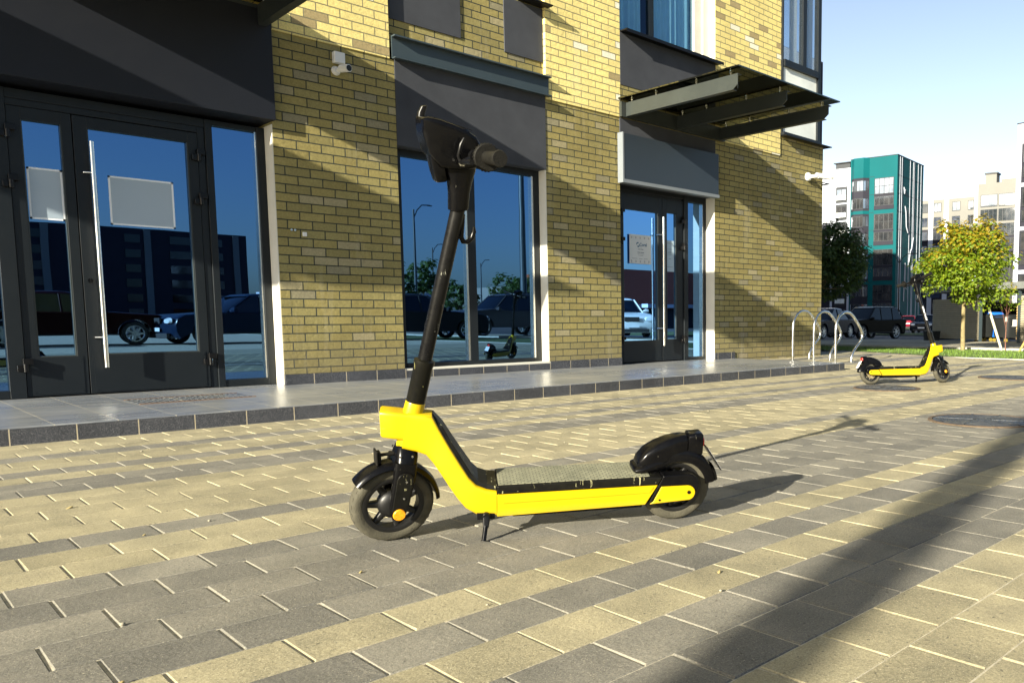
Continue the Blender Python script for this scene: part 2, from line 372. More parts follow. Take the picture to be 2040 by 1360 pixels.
# paved plaza: every paver is real, laid in the photograph's bands of beige and grey
PW, PL = 0.169, 0.2185
def band(k):
    if k in (1, 7, 8, 10, 13, -2, -3, -4, -5, -6, -8, -10, -11): return 1
    if -14 <= k <= 17: return 0
    return 1 if (k * 7 + 3) % 5 in (0, 3) else 0
rp = random.Random(3)
b = MB()
offs = [0.1265, 0.0575 - 0.0 , 0.1995]       # row offsets repeat every three rows
def row_off(k): return {0: 0.1265, 1: 0.0575 + 0.0 + 0.2185 - 0.2185, 2: 0.1995}[(k) % 3] if False else (0.1265 - 0.072 * k) % 0.2185
for k in range(-27, 40):
    y0 = 2.80 + PW * k; y1 = y0 + PW
    o = row_off(k)
    xa, xb = (-1.6, 13.2) if y1 < 5.72 else (9.16, 13.2)
    if y0 > 8.2 : continue
    if y1 > 5.72 and y0 < 5.70: xa = 9.16
    i = math.floor((xa - o) / PL) + 1
    while True:
        x0 = o + i * PL; i += 1; x1 = x0 + PL
        if x1 > xb: break
        if x1 < y0 * 0 - 1.6: continue
        cx, cy = (x0 + x1) / 2, (y0 + y1) / 2
        if math.hypot(cx - 5.72, cy - 1.98) < 0.44 or ((cx - 6.99) / 0.30) ** 2 + ((cy - 3.89) / 0.30) ** 2 < 1.0: pass
        g = 0.0025; h = 0.0022; c = 0.003
        near = cx * 0.736 + cy * 0.671 < 7.5
        zt = [0.0005 + rp.uniform(-0.0011, 0.0011) for _ in range(4)]
        X = (x0 + g, x1 - g); Y = (y0 + h, y1 - h)
        if near:
            jx = [rp.uniform(-0.0006, 0.0006) for _ in range(4)]
            T = [(X[0] + c + jx[0], Y[0] + c * .7, zt[0]), (X[1] - c + jx[1], Y[0] + c * .7, zt[1]), (X[1] - c + jx[2], Y[1] - c * .7, zt[2]), (X[0] + c + jx[3], Y[1] - c * .7, zt[3])]
            S = [(X[0], Y[0], -0.003), (X[1], Y[0], -0.003), (X[1], Y[1], -0.003), (X[0], Y[1], -0.003)]
            D = [(p[0], p[1], -0.02) for p in S]
            vs = T + S + D; fs = [(0, 1, 2, 3)] + [(4 + q, 4 + (q + 1) % 4, (q + 1) % 4, q) for q in range(4)] + [(8 + q, 8 + (q + 1) % 4, 4 + (q + 1) % 4, 4 + q) for q in range(4)]
        else:
            T = [(X[0], Y[0], zt[0]), (X[1], Y[0], zt[1]), (X[1], Y[1], zt[2]), (X[0], Y[1], zt[3])]; D = [(p[0], p[1], -0.02) for p in T]
            vs = T + D; fs = [(0, 1, 2, 3)] + [(4 + q, 4 + (q + 1) % 4, (q + 1) % 4, q) for q in range(4)]
        vs = [(p[0], p[1], p[2] + tz(p[0], p[1])) for p in vs]
        kk = band(k)
        b.add(vs, fs, kk)
struct(b.build('plaza_paving', [M['paver_light'], M['paver_dark']], fix=False))
b = MB()
xs = [-30, -1.6, 9.16, 11, 12.5, 13.25]; ys = [-30, -1.7, 5.70, 6.5, 7.3, 8.1, 8.3]
vs = [(x, y, tz(x, y) - 0.0026) for x in xs for y in ys]; n = len(ys)
b.add(vs, [(i * n + j, (i + 1) * n + j, (i + 1) * n + j + 1, i * n + j + 1) for i in range(len(xs) - 1) for j in range(n - 1)])
struct(b.build('joint_sand', M['sand']))

# terrace in front of the shops
b = MB(); b.box(-14, 9.135, 5.705, 7.95, -0.02, 0.095, 0)
ter = struct(b.build('terrace_paving', [M['slate']], bevel=0.004))
b = MB(); b.box(-14, 9.14, 5.697, 5.704, -0.02, 0.088); b.box(9.136, 9.143, 5.704, 7.55, -0.02, 0.088)
struct(b.build('terrace_kerb', M['granite']))

# ------------------------------------------------------------------ the brick building
FY = 7.56
bld = empty('brick_building', (0, FY, 0)); tag(bld, 'yellow and brown brick building with glass shop doors and grey panels along the terrace', 'building')
def P(mb, name, mats, bevel=0, parent=bld, label=None, **k):
    o = mb.build(name, mats, None, bevel, **k); o.parent = parent
    o.matrix_parent_inverse = Matrix.Translation(-Vector(parent.location)) if parent.type == 'EMPTY' and parent.parent is None else Matrix()
    if label: o['label'] = label
    return o
BX = MB
# brown pillars
for x0, x1, zt in ((2.81, 3.955, 3.17), (5.745, 6.875, 3.155), (8.667, 11.375, 3.165)):
    m = BX(); m.box(x0, x1, FY, 7.95, 0.188 if x0 < 8 else 0.0, zt); P(m, 'brick_pillar', M['brick_brown'], 0.003)
m = BX(); m.box(10.19, 11.375, FY, 7.95, 3.1655, 3.47); P(m, 'brick_spandrel', M['brick_brown'])
m = BX(); m.box(11.33, 11.3765, 7.95, 24, 0, 3.47); P(m, 'side_wall', M['brick_side'])
# upper yellow brickwork
for x0, x1, z0 in ((-14, 2.84, 3.44), (2.84, 3.906, 3.17), (5.757, 6.885, 3.155), (8.667, 10.188, 3.165)):
    m = BX(); m.box(x0, x1, 7.548, 7.95, z0 + 0.0005, 6.6); P(m, 'yellow_brickwork', M['brick_light'], 0.002)
m = BX(); m.box(3.906, 5.757, 7.60, 7.95, 3.3, 6.6); P(m, 'recessed_brickwork', M['brick_brown'])
m = BX(); m.box(6.885, 8.667, 7.552, 7.95, 3.1505, 3.545); P(m, 'recessed_brickwork', M['brick_brown'])
# grey rendered panels
for x0, x1, y0, z0, z1 in ((3.912, 4.712, 7.588, 3.563, 5.6), (5.243, 5.757, 7.588, 3.556, 4.135), (3.955, 5.745, 7.553, 2.368, 3.18), (6.885, 8.667, 7.545, 3.546, 4.168), (6.875, 8.667, 7.548, 2.372, 3.15)):
    m = BX(); m.box(x0, x1, y0, 7.94, z0, z1); P(m, 'grey_panel', M['render_grey'], 0.002)
m = BX(); m.box(-14, 2.82, 7.50, 7.94, 2.395, 3.30); P(m, 'shop_fascia', M['sign_dark'], 0.004, label='long dark blue-grey fascia above the left glass doors')
# white plastered reveals beside the openings
for x, y1, z0 in ((2.802, 7.80, 0.097), (5.736, 7.72, 0.19), (8.659, 7.80, 0.097)):
    m = BX(); m.box(x, x + 0.0075, FY + 0.0015, y1, z0, 2.37); P(m, 'white_reveal', M['white_plaster'])
m = BX(); m.box(8.658, 8.6665, 7.56, 7.75, 4.19, 6.6); P(m, 'white_reveal', M['white_plaster'])
# plinth tiles
for q_ in ((2.812, 3.960, 7.545, 7.559, 0.095, 0.188), (3.9605, 5.75, 7.546, 7.69, 0.095, 0.168), (5.751, 6.868, 7.545, 7.559, 0.095, 0.190), (8.668, 9.107, 7.545, 7.559, 0.095, 0.190)): P(BX().box(*q_), 'plinth_tiles', M['granite'], 0.001)
m = BX(); m.box(3.955, 5.745, 7.548, 7.70, 0.1685, 0.186); P(m, 'window_sill', M['white_plaster'])
# steel channel over the shop window
m = BX(); m.box(3.925, 5.782, 7.535, 7.547, 3.178, 3.385); m.box(3.925, 5.782, 7.475, 7.5345, 3.373, 3.387); m.box(3.925, 5.782, 7.475, 7.5345, 3.171, 3.183)
for i in range(5): m.tube([(4.05 + i * 0.41, 7.473, 3.38), (4.05 + i * 0.41, 7.477, 3.38)], 0.007, 8); m.tube([(4.05 + i * 0.41, 7.473, 3.177), (4.05 + i * 0.41, 7.477, 3.177)], 0.006, 8)
P(m, 'steel_channel', M['beam_grey'], label='blue-grey steel channel over the wide shop window')
# metal sills of the upper floor
m = BX(); m.box(6.89, 8.70, 7.42, 7.72, 4.172, 4.188); m.box(6.89, 8.70, 7.42, 7.425, 4.150, 4.1715); P(m, 'metal_sill', M['black_metal'])
m = BX(); m.box(5.43, 5.80, 7.45, 7.72, 4.145, 4.16); P(m, 'metal_sill', M['black_metal'])
# upper windows
m = BX(); m.box(6.887, 6.94, 7.68, 7.74, 4.19, 6.6); m.box(7.515, 7.60, 7.68, 7.74, 4.19, 6.6); m.box(8.37, 8.52, 7.675, 7.74, 4.19, 6.6, 1); m.box(8.522, 8.657, 7.65, 7.74, 4.19, 6.6, 1); m.box(6.94, 7.515, 7.68, 7.74, 4.19, 4.215); m.box(7.60, 8.37, 7.68, 7.74, 4.19, 4.215)
uw = P(m, 'upper_window', [M['anthracite'], M['white_plaster']])
m = BX(); m.quad((6.93, 7.71, 4.2), (8.4, 7.71, 4.2), (8.4, 7.71, 6.6), (6.93, 7.71, 6.6)); m.build('pane', M['glass_curtain'], uw)
M['curtain'] = plain('sheer_curtain', (0.70, 0.80, 0.90), 0.9, var=0.05)  # pale fabric, with the blue of the reflected sky put into its colour
for x0, x1 in ((6.93, 7.50), (7.60, 8.40)):
    m = BX(); n = 90; vs = []
    for i in range(n + 1):
        x = x0 + (x1 - x0) * i / n; y = 7.80 + 0.028 * math.sin(x * 58) + 0.014 * math.sin(x * 131 + 1) + 0.02 * math.sin(x * 17)
        vs += [(x, y, 4.2), (x, y, 6.6)]
    m.add(vs, [(2 * i, 2 * i + 2, 2 * i + 3, 2 * i + 1) for i in range(n)], 0, True); m.build('curtain', M['curtain'], uw, fix=False)
for o in uw.children: o.matrix_parent_inverse = Matrix()
uw2 = P(BX().box(5.30, 5.757, 7.62, 7.70, 4.165, 6.6), 'upper_window', M['anthracite'])
# dark rooms behind the glass, upper storeys
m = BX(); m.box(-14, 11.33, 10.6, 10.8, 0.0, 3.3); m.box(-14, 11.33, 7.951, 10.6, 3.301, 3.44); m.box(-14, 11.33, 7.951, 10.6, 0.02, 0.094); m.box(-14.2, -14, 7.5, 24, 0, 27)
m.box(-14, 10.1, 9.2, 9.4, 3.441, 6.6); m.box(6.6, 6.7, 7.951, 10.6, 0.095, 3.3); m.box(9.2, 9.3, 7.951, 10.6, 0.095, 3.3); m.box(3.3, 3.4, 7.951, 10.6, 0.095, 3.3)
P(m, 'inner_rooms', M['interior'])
m = BX(); m.box(-14.0, 11.376, 7.5485, 24, 6.601, 27); P(m, 'upper_storeys', M['brick_light'])
# glazed corner loggia
m = BX(); m.box(10.19, 10.215, 7.52, 7.60, 3.52, 6.6); m.box(10.70, 10.79, 7.50, 7.58, 4.60, 6.6); m.box(11.12, 11.20, 7.50, 7.58, 3.52, 6.6)
m.box(10.216, 11.119, 7.49, 7.58, 4.50, 4.598); m.box(10.19, 11.21, 7.48, 7.58, 3.475, 3.519); m.box(11.12, 11.20, 9.0, 9.08, 3.52, 6.6); m.box(11.13, 11.19, 7.581, 8.999, 4.50, 4.59)
for x in (10.35, 11.0): m.tube([(x, 7.485, 4.55), (x, 7.49, 4.55)], 0.012, 8)
lg = P(m, 'corner_loggia', [M['anthracite']], label='glazed corner loggia with dark frames over the brown brick wall')
m = BX(); m.box(10.216, 11.119, 7.535, 7.541, 3.52, 4.499); m.box(11.155, 11.161, 7.582, 8.998, 3.52, 4.499); m.build('frosted_pane', M['frosted'], lg)
m = BX(); m.box(10.216, 10.699, 7.54, 7.546, 4.60, 6.6); m.box(10.791, 11.119, 7.54, 7.546, 4.60, 6.6); m.box(11.155, 11.161, 7.582, 8.998, 4.60, 6.6); m.build('clear_pane', M['glass_clear'], lg)
M['white_pvc'] = plain('white_pvc', (0.72, 0.72, 0.68), 0.5, var=0.03)
m = BX()
for x0, x1 in ((10.56, 10.66), (10.98, 11.09)): m.box(x0, x1, 7.60, 7.67, 4.5, 6.6)
m.box(10.216, 10.30, 7.60, 7.64, 4.5, 6.6)
m.build('inner_frame', M['white_pvc'], lg)
for o in lg.children: o.matrix_parent_inverse = Matrix()
m = BX(); m.box(10.20, 11.46, 7.44, 7.60, 3.4605, 3.474); m.box(11.377, 11.46, 7.6, 9.2, 3.4605, 3.474); P(m, 'metal_sill', M['black_metal'])
m = BX(); m.box(10.10, 10.19, 7.951, 9.2, 3.47, 6.6); m.box(10.191, 11.12, 9.1, 9.2, 3.52, 6.6); m.box(10.19, 11.33, 7.61, 9.2, 3.45, 3.4595); P(m, 'loggia_inner_wall', M['white_plaster'])

# ---- shop window between the pillars
Y = 7.69
m = BX()
m.box(3.957, 4.05, Y, Y + .07, 0.187, 2.367); m.box(5.655, 5.735, Y, Y + .07, 0.187, 2.367); m.box(4.79, 4.885, Y, Y + .07, 0.232, 2.30)
m.box(4.05, 5.655, Y - .008, Y + .07, 0.187, 0.232); m.box(4.05, 5.655, Y, Y + .07, 2.30, 2.367)
for x in (4.70, 4.93, 5.60): m.box(x, x + 0.03, Y - 0.0095, Y - 0.0075, 0.205, 0.215, 1)
sw = P(m, 'shop_window', [M['anthracite'], M['black_metal']], label='wide two-pane shop window between two brick pillars')
for x0, x1 in ((4.05, 4.79), (4.885, 5.655)):
    m = BX(); m.quad((x0, Y + .035, 0.232), (x1, Y + .035, 0.232), (x1, Y + .035, 2.30), (x0, Y + .035, 2.30)); m.build('pane', M['glass'], sw)
m = BX(); m.box(4.765, 4.789, Y + .004, Y + .034, 0.233, 2.299); m.box(5.628, 5.654, Y + .004, Y + .034, 0.233, 2.299); m.build('glazing_bead', M['chrome'], sw)
for o in sw.children: o.matrix_parent_inverse = Matrix()

# ---- glass doors
def hinge(parent, x, z, y, chrome=False):
    m = BX(); m.tube([(x, y - .035, z - .05), (x, y - .035, z + .01)], 0.016, 12); m.box(x - .015, x + .045, y - .045, y - 0.001, z + .005, z + .05); m.box(x - .05, x - 0.016, y - .04, y - .001, z - .045, z - 0.0)
    m.build('hinge', M['chrome'] if chrome else M['black_metal'], parent, bevel=0.003)
def leaf(name, x0, x1, z0, z1, gx0, gx1, gz0, gz1, y, label=None, kick=True):
    m = BX(); t = 0.06
    m.box(x0, gx0, y, y + t, z0, z1); m.box(gx1, x1, y, y + t, z0, z1); m.box(gx0, gx1, y, y + t, gz1, z1); m.box(gx0, gx1, y, y + t, z0, gz0)
    o = P(m, name, M['anthracite'], 0.002, label=label)
    m = BX(); m.quad((gx0, y + .03, gz0), (gx1, y + .03, gz0), (gx1, y + .03, gz1), (gx0, y + .03, gz1)); m.build('pane', M['glass'], o)
    m = BX(); m.box(gx0, gx0 + .008, y + .004, y + .029, gz0, gz1); m.box(gx1 - .008, gx1, y + .004, y + .029, gz0, gz1); m.box(gx0 + .008, gx1 - .008, y + .004, y + .029, gz0, gz0 + .008); m.build('glazing_bead', M['steel_paint'], o)
    if kick:
        m = BX(); m.box(x0 + .03, x1 - .03, y - .003, y - .0005, z0 + .01, gz0 + 0.0); 
        for xx in (x0 + .045, x1 - .045):
            for zz in (z0 + .03, gz0 - .02): m.tube([(xx, y - .006, zz), (xx, y - .003, zz)], 0.004, 8)
        m.build('kick_plate', M['anthracite'], o)
    for c in o.children: c.matrix_parent_inverse = Matrix()
    return o
def pull(parent, x, y, z0, z1, side=-1):
    m = BX(); m.tube([(x, y - .075, z0), (x, y - .075, z1)], 0.016, 16)
    for z in (z0 + .235, z1 - .235): m.tube([(x, y - .075, z), (x + side * .055, y - .055, z), (x + side * .055, y, z)], 0.009, 10)
    m.build('handle', M['chrome'], parent)
Y = 7.74
d1 = leaf('glass_door', 1.045, 1.425, 0.105, 2.237, 1.125, 1.362, 0.40, 2.145, Y, 'narrow left leaf of the dark double door')
d2 = leaf('glass_door', 1.432, 2.272, 0.105, 2.233, 1.52, 2.20, 0.408, 2.148, Y, 'wide right leaf of the dark double door')
pull(d2, 1.53, Y, 0.31, 2.04)
for z in (2.05, 1.69, 0.345): hinge(d1, 1.042, z, Y)
for z in (2.05, 1.69, 0.345): hinge(d2, 2.272, z, Y)
m = BX(); m.lathe([(0.016, -.008), (0.016, 0), ], (1.475, Y, 0.985), 'y', 16); m.box(1.470, 1.480, Y - .012, Y - .001, 0.965, 1.0); m.build('lock', M['black_metal'], d2)
m = BX(); m.box(0.945, 1.042, Y - .01, Y + .07, 0.097, 2.36); m.box(2.275, 2.33, Y + .006, Y + .07, 0.097, 2.29); m.box(2.331, 2.385, Y - .012, Y + .07, 0.097, 2.36); m.box(2.735, 2.802, Y - .012, Y + .07, 0.097, 2.36)
m.box(1.042, 2.275, Y + .004, Y + .07, 2.24, 2.29); m.box(1.042, 2.331, Y - .004, Y + .07, 2.2905, 2.36); m.box(2.385, 2.735, Y - .006, Y + .07, 2.318, 2.36); m.box(2.385, 2.735, Y - .006, Y + .07, 0.097, 0.158)
m.box(-2.2, 0.9445, Y - .006, Y + .07, 2.318, 2.36); m.box(-2.2, 0.9445, Y - .006, Y + .07, 0.097, 0.158); m.box(-2.3, -2.2, Y - .006, Y + .07, 0.097, 2.36); m.box(-0.8, -0.7, Y - .006, Y + .07, 0.159, 2.317)
df = P(m, 'door_frame', M['anthracite'], 0.003)
m = BX()
for x0, x1 in ((2.385, 2.735), (-0.7, 0.945), (-2.2, -0.8)): m = BX(); m.quad((x0, Y + .035, .158), (x1, Y + .035, .158), (x1, Y + .035, 2.318), (x0, Y + .035, 2.318)); m.build('side_pane', M['glass'], df)
m = BX(); m.box(2.72, 2.734, Y + .003, Y + .034, .159, 2.317); m.build('glazing_bead', M['chrome'], df)
Y = 7.73
d3 = leaf('glass_door', 7.035, 7.783, 0.108, 2.285, 7.078, 7.71, 0.385, 2.083, Y, 'wide leaf of the door with the white notice')
d4 = leaf('glass_door', 7.79, 8.165, 0.108, 2.285, 7.872, 8.068, 0.392, 2.105, Y, 'narrow leaf of the far double door')
pull(d3, 7.735, Y, 0.315, 2.03, -1)
for z in (2.03, 1.67, 0.40): hinge(d4, 8.185, z, Y)
for z in (2.03, 1.67, 0.40): hinge(d3, 7.028, z, Y)
m = BX(); m.box(6.878, 7.028, Y - .012, Y + .07, 0.097, 2.37); m.box(8.17, 8.205, Y + .006, Y + .07, 0.097, 2.29); m.box(8.206, 8.285, Y - .012, Y + .07, 0.097, 2.37); m.box(8.62, 8.658, Y - .012, Y + .07, 0.097, 2.37)
m.box(7.028, 8.17, Y + .004, Y + .07, 2.288, 2.32); m.box(7.028, 8.206, Y - .004, Y + .07, 2.3205, 2.37); m.box(8.285, 8.62, Y - .006, Y + .07, 2.29, 2.37); m.box(8.285, 8.62, Y - .006, Y + .07, 0.097, 0.14)
df2 = P(m, 'door_frame', M['anthracite'], 0.003)
m = BX(); m.quad((8.285, Y + .035, .14), (8.62, Y + .035, .14), (8.62, Y + .035, 2.29), (8.285, Y + .035, 2.29)); m.build('side_pane', M['glass'], df2)
m = BX(); m.box(8.60, 8.619, Y + .003, Y + .034, .141, 2.289); m.build('glazing_bead', M['chrome'], df2)
for o in [d1, d2, d3, d4, df, df2]:
    for c in o.children: c.matrix_parent_inverse = Matrix()

# ---- canopies over the entrances
def canopy(x0, x1, yo, z, label, first_beam=0.10):
    root = empty('entrance_canopy', (x0, FY, z)); tag(root, label, 'canopy', 'glass canopies over the entrances')
    def Q(mb, name, mats, bevel=0):
        o = mb.build(name, mats, None, bevel); o.parent = root; o.matrix_parent_inverse = Matrix.Translation(-Vector(root.location)); return o
    m = BX(); m.box(x0, x1, yo, 7.545, z + .0, z + .014); g = Q(m, 'glass_roof', M['glass_canopy'])
    wb = yo + .09; bz0, bz1 = z - .200, z - .038
    xs = [x0 + first_beam, (x0 + first_beam + x1 - .16) / 2 + .03, x1 - .12]
    for i, x in enumerate(xs):
        m = BX()
        m.prism([(7.50, bz0), (7.50, bz1), (wb, bz1), (wb, bz0 + .05), (wb + .07, bz0)][::1], x - .005, x + .003, 0, 'yz')
        m.box(x + .0035, x + .062, wb, 7.50, bz1 - .008, bz1); m.box(x + .0035, x + .062, wb + .07, 7.50, bz0, bz0 + .008)
        if i < 1: m.box(x - .004, x + .0, wb, wb + .002, bz0, bz1)
        o = Q(m, 'beam', M['steel_paint'])
        for y in (7.42, 7.0, 6.35, wb + .12):
            m = BX(); m.lathe([(.007, bz1), (.007, z - .018), (.016, z - .018), (.016, z - .002)], (x + .02, y, 0), 'z', 10); m.build('glass_pin', M['chrome'], o).matrix_parent_inverse = Matrix()
    m = BX(); m.box(x0 + .02, x1 - .02, 7.501, 7.544, bz0 - .01, bz1 + .004); Q(m, 'wall_beam', M['steel_paint'])
    return root
canopy(6.84, 8.84, 5.63, 3.365, 'glass canopy on three steel beams over the entrance with the blank grey sign')
canopy(0.90, 2.84, 5.63, 3.365, 'glass canopy over the left double door, cut off by the top of the photo')
canopy(-3.6, -0.55, 6.07, 3.365, 'glass canopy over the shop front to the left, outside the frame')

# blank sign box
sg = empty('sign_box', (7.74, 7.50, 2.65)); tag(sg, 'blank blue-grey sign box with a pale edge over the right entrance', 'sign')
def PR(mb, name, mats, root, bevel=0):
    o = mb.build(name, mats, None, bevel); o.parent = root; o.matrix_parent_inverse = (Matrix.LocRotScale(root.location, root.rotation_euler, root.scale)).inverted() if root.type == 'EMPTY' else Matrix(); return o
PR(BX().box(6.85, 8.625, 7.452, 7.544, 2.395, 2.945), 'sign_face', M['sign_face'], sg)
m = BX(); m.box(6.826, 6.849, 7.448, 7.544, 2.352, 2.955); m.box(6.85, 8.64, 7.448, 7.544, 2.352, 2.394); PR(m, 'edge_trim', M['sign_edge'], sg)

# papers on the doors
M['paper'] = plain('paper', (0.80, 0.84, 0.88), 0.7, var=0.02)
M['paper_back'] = plain('paper_grey', (0.36, 0.44, 0.52), 0.45, var=0.05, scale=1.0)
def paper(x0, x1, z0, z1, y, label):
    r = empty('paper_notice', ((x0 + x1) / 2, y, (z0 + z1) / 2)); tag(r, label, 'notice', 'papers stuck on the door glass')
    PR(BX().box(x0 + .014, x1 - .014, y - .0015, y, z0 + .014, z1 - .014), 'sheet', M['paper_back'], r)
    m = BX(); m.box(x0, x1, y - .0008, y + .001, z1 - .0138, z1); m.box(x0, x1, y - .0008, y + .001, z0, z0 + .0138); m.box(x0, x0 + .0138, y - .0008, y + .001, z0, z1); m.box(x1 - .0138, x1, y - .0008, y + .001, z0, z1)
    PR(m, 'tape_border', M['paper'], r)
    return r
paper(1.142, 1.353, 1.432, 1.812, 7.768, 'blank upright sheet with a white border on the narrow left door leaf')
paper(1.64, 2.085, 1.43, 1.81, 7.768, 'blank wide sheet with a pale border on the wide left door leaf')
nt_ = empty('door_notice', (7.375, 7.75, 1.585)); tag(nt_, 'pale notice with a round blue logo and the word Coral on the far door', 'notice')
M['ink'] = plain('blue_ink', (0.02, 0.10, 0.20), 0.6); M['ink2'] = plain('grey_ink', (0.10, 0.12, 0.16), 0.6)
PR(BX().box(7.19, 7.58, 7.738, 7.742, 1.397, 1.772), 'sheet', plain('notice_sheet', (0.58, 0.60, 0.60), 0.5, var=0.02), nt_)
def TM(x, z, y): return Matrix.Translation((x, y, z)) @ Matrix.Rotation(R(90), 4, 'X')
def ntext(t, size, x, z, mat, y=7.7365, bold=0.0, root=nt_):
    o = text_mesh('lettering', t, size, mat, None, TM(x, z, y), 0.0004, bold); o.parent = root; o.matrix_parent_inverse = Matrix.Translation(-Vector(root.location)); return o
ntext('Coral', 0.058, 7.435, 1.645, M['ink'], bold=0.0012)
m = BX()
m.lathe([(0.010, 0), (0.024, 0), (0.024, 0.0008), (0.010, 0.0008)], (7.335, 7.7364, 1.652), 'y', 24, closed=True, smooth=False, a0=0.6, a1=3.6); m.lathe([(0.010, 0), (0.024, 0), (0.024, 0.0008), (0.010, 0.0008)], (7.345, 7.7364, 1.636), 'y', 24, closed=True, smooth=False, a0=3.7, a1=6.7)
PR(m, 'logo', M['ink'], nt_)
m = BX()
for i in range(5):
    x = 7.225 + i * 0.078
    for z, hh in ((1.735, .012), (1.43, .014)):
        m.box(x - .010, x + .010, 7.7366, 7.7375, z - hh, z - hh + .003); m.box(x - .007, x - .004, 7.7366, 7.7375, z - hh + .003, z + hh); m.box(x + .003, x + .007, 7.7366, 7.7375, z - hh + .003, z + hh * .6); m.box(x - .004, x + .003, 7.7366, 7.7375, z + hh * .4, z + hh * .6)
for x0, x1 in ((7.235, 7.33), (7.355, 7.42), (7.445, 7.52)): m.box(x0, x1, 7.7366, 7.7375, 1.462, 1.466)
for z, ws, hh in ((1.612, (.012, .03), .003), (1.585, (.04, .05), .008), (1.545, (.05, .06), .009), (1.523, (.03, .02, .05), .004), (1.505, (.02, .06), .004)):
    x = 7.39 - (sum(ws) + .006 * (len(ws) - 1)) / 2
    for w_ in ws: m.box(x, x + w_, 7.7366, 7.7375, z - hh / 2, z + hh / 2); x += w_ + .006
PR(m, 'pictograms', M['ink2'], nt_)
n2 = empty('door_notice', (7.97, 7.758, 1.53)); tag(n2, 'pale sheet with small print on the narrow leaf of the far door', 'notice')
PR(BX().box(7.875, 8.04, 7.757, 7.759, 1.32, 1.74), 'sheet', plain('notice_sheet_b', (0.40, 0.52, 0.62), 0.6, var=0.02), n2)
m = BX()
for z, wd in ((1.70, .12), (1.62, .09), (1.585, .07), (1.57, .09), (1.55, .08), (1.49, .05), (1.38, .12)): m.box(7.957 - wd / 2, 7.957 + wd / 2, 7.7560, 7.7568, z, z + .004)
PR(m, 'small_print', M['ink2'], n2)

# wall devices
M['white_plastic'] = plain('white_plastic', (0.72, 0.73, 0.72), 0.35, var=0.03)
c1 = empty('security_camera', (3.40, 7.56, 2.95)); tag(c1, 'small white bullet camera under a square junction box on the shaded left brick pillar', 'camera')
PR(BX().box(3.352, 3.452, 7.50, 7.559, 3.005, 3.105), 'junction_box', M['white_plastic'], c1, 0.008)
m = BX(); m.lathe([(0.0, -.03), (0.030, -.03), (0.042, 0.0)], (3.385, 7.558, 2.945), 'y', 24); m.tube([(3.39, 7.53, 2.945), (3.40, 7.50, 2.95), (3.41, 7.46, 2.955)], 0.018, 14); m.tube([(3.402, 7.49, 2.953), (3.43, 7.39, 2.945)], 0.033, 20); PR(m, 'camera_body', M['white_plastic'], c1)
PR(BX().tube([(3.430, 7.391, 2.945), (3.4315, 7.386, 2.9446)], 0.027, 18), 'lens', M['black_metal'], c1)
c2 = empty('security_camera', (10.75, 7.56, 2.93)); tag(c2, 'white bullet camera with a sun shield near the brick corner of the building', 'camera')
m = BX(); m.lathe([(0.0, -.05), (0.05, -.05), (0.065, -.03), (0.065, 0)], (10.93, 7.558, 2.94), 'y', 24); m.tube([(10.93, 7.52, 2.94), (10.96, 7.44, 2.94), (11.0, 7.40, 2.945)], 0.026, 14); PR(m, 'wall_mount', M['white_plastic'], c2)
m = BX(); m.tube([(11.0, 7.40, 2.95), (11.20, 7.30, 2.935)], 0.040, 20); PR(m, 'camera_body', M['white_plastic'], c2)
m = BX(); m.loft([((10.97, 7.415, 2.962), (0.45, .9, 0), (0, 0, 1), .05, .030), ((11.25, 7.275, 2.945), (0.45, .9, 0), (0, 0, 1), .05, .030)], 20, 3); PR(m, 'sun_shield', M['white_plastic'], c2)
m = BX(); m.box(10.99, 11.34, 7.40, 7.43, 2.858, 2.866); m.box(11.33, 11.34, 7.40, 7.559, 2.850, 2.870); PR(m, 'cable_arm', M['black_metal'], c2)
c3 = empty('wall_button', (2.99, 7.56, 1.455)); tag(c3, 'two tiny round steel buttons and a square white switch on the left brick pillar', 'doorbell')
m = BX()
for x in (2.925, 2.955): m.lathe([(0, -.012), (0.009, -.012), (0.013, -.006), (0.013, 0)], (x, 7.5595, 1.474), 'y', 16)
PR(m, 'button', M['chrome'], c3)
PR(BX().box(3.02, 3.056, 7.545, 7.5595, 1.425, 1.462), 'switch', M['white_plastic'], c3, 0.003)

# foot scraper grating set in the terrace
m = BX()
for i in range(22): m.box(1.50 + i * .034, 1.512 + i * .034, 6.62, 7.02, 0.0905, 0.0985)
for i in range(4): m.box(1.495, 2.225, 6.62 + i * .13, 6.625 + i * .13, 0.0900, 0.0975)
m.box(1.49, 2.24, 6.605, 6.617, 0.09, 0.100, 1); m.box(1.49, 2.24, 7.022, 7.034, 0.09, 0.100, 1)
sgr = m.build('foot_scraper', [M['chrome'], plain('rusty_frame', (0.16, 0.09, 0.05), 0.8)]); tag(sgr, 'metal foot scraper grating set in the terrace before the left door', 'grating')
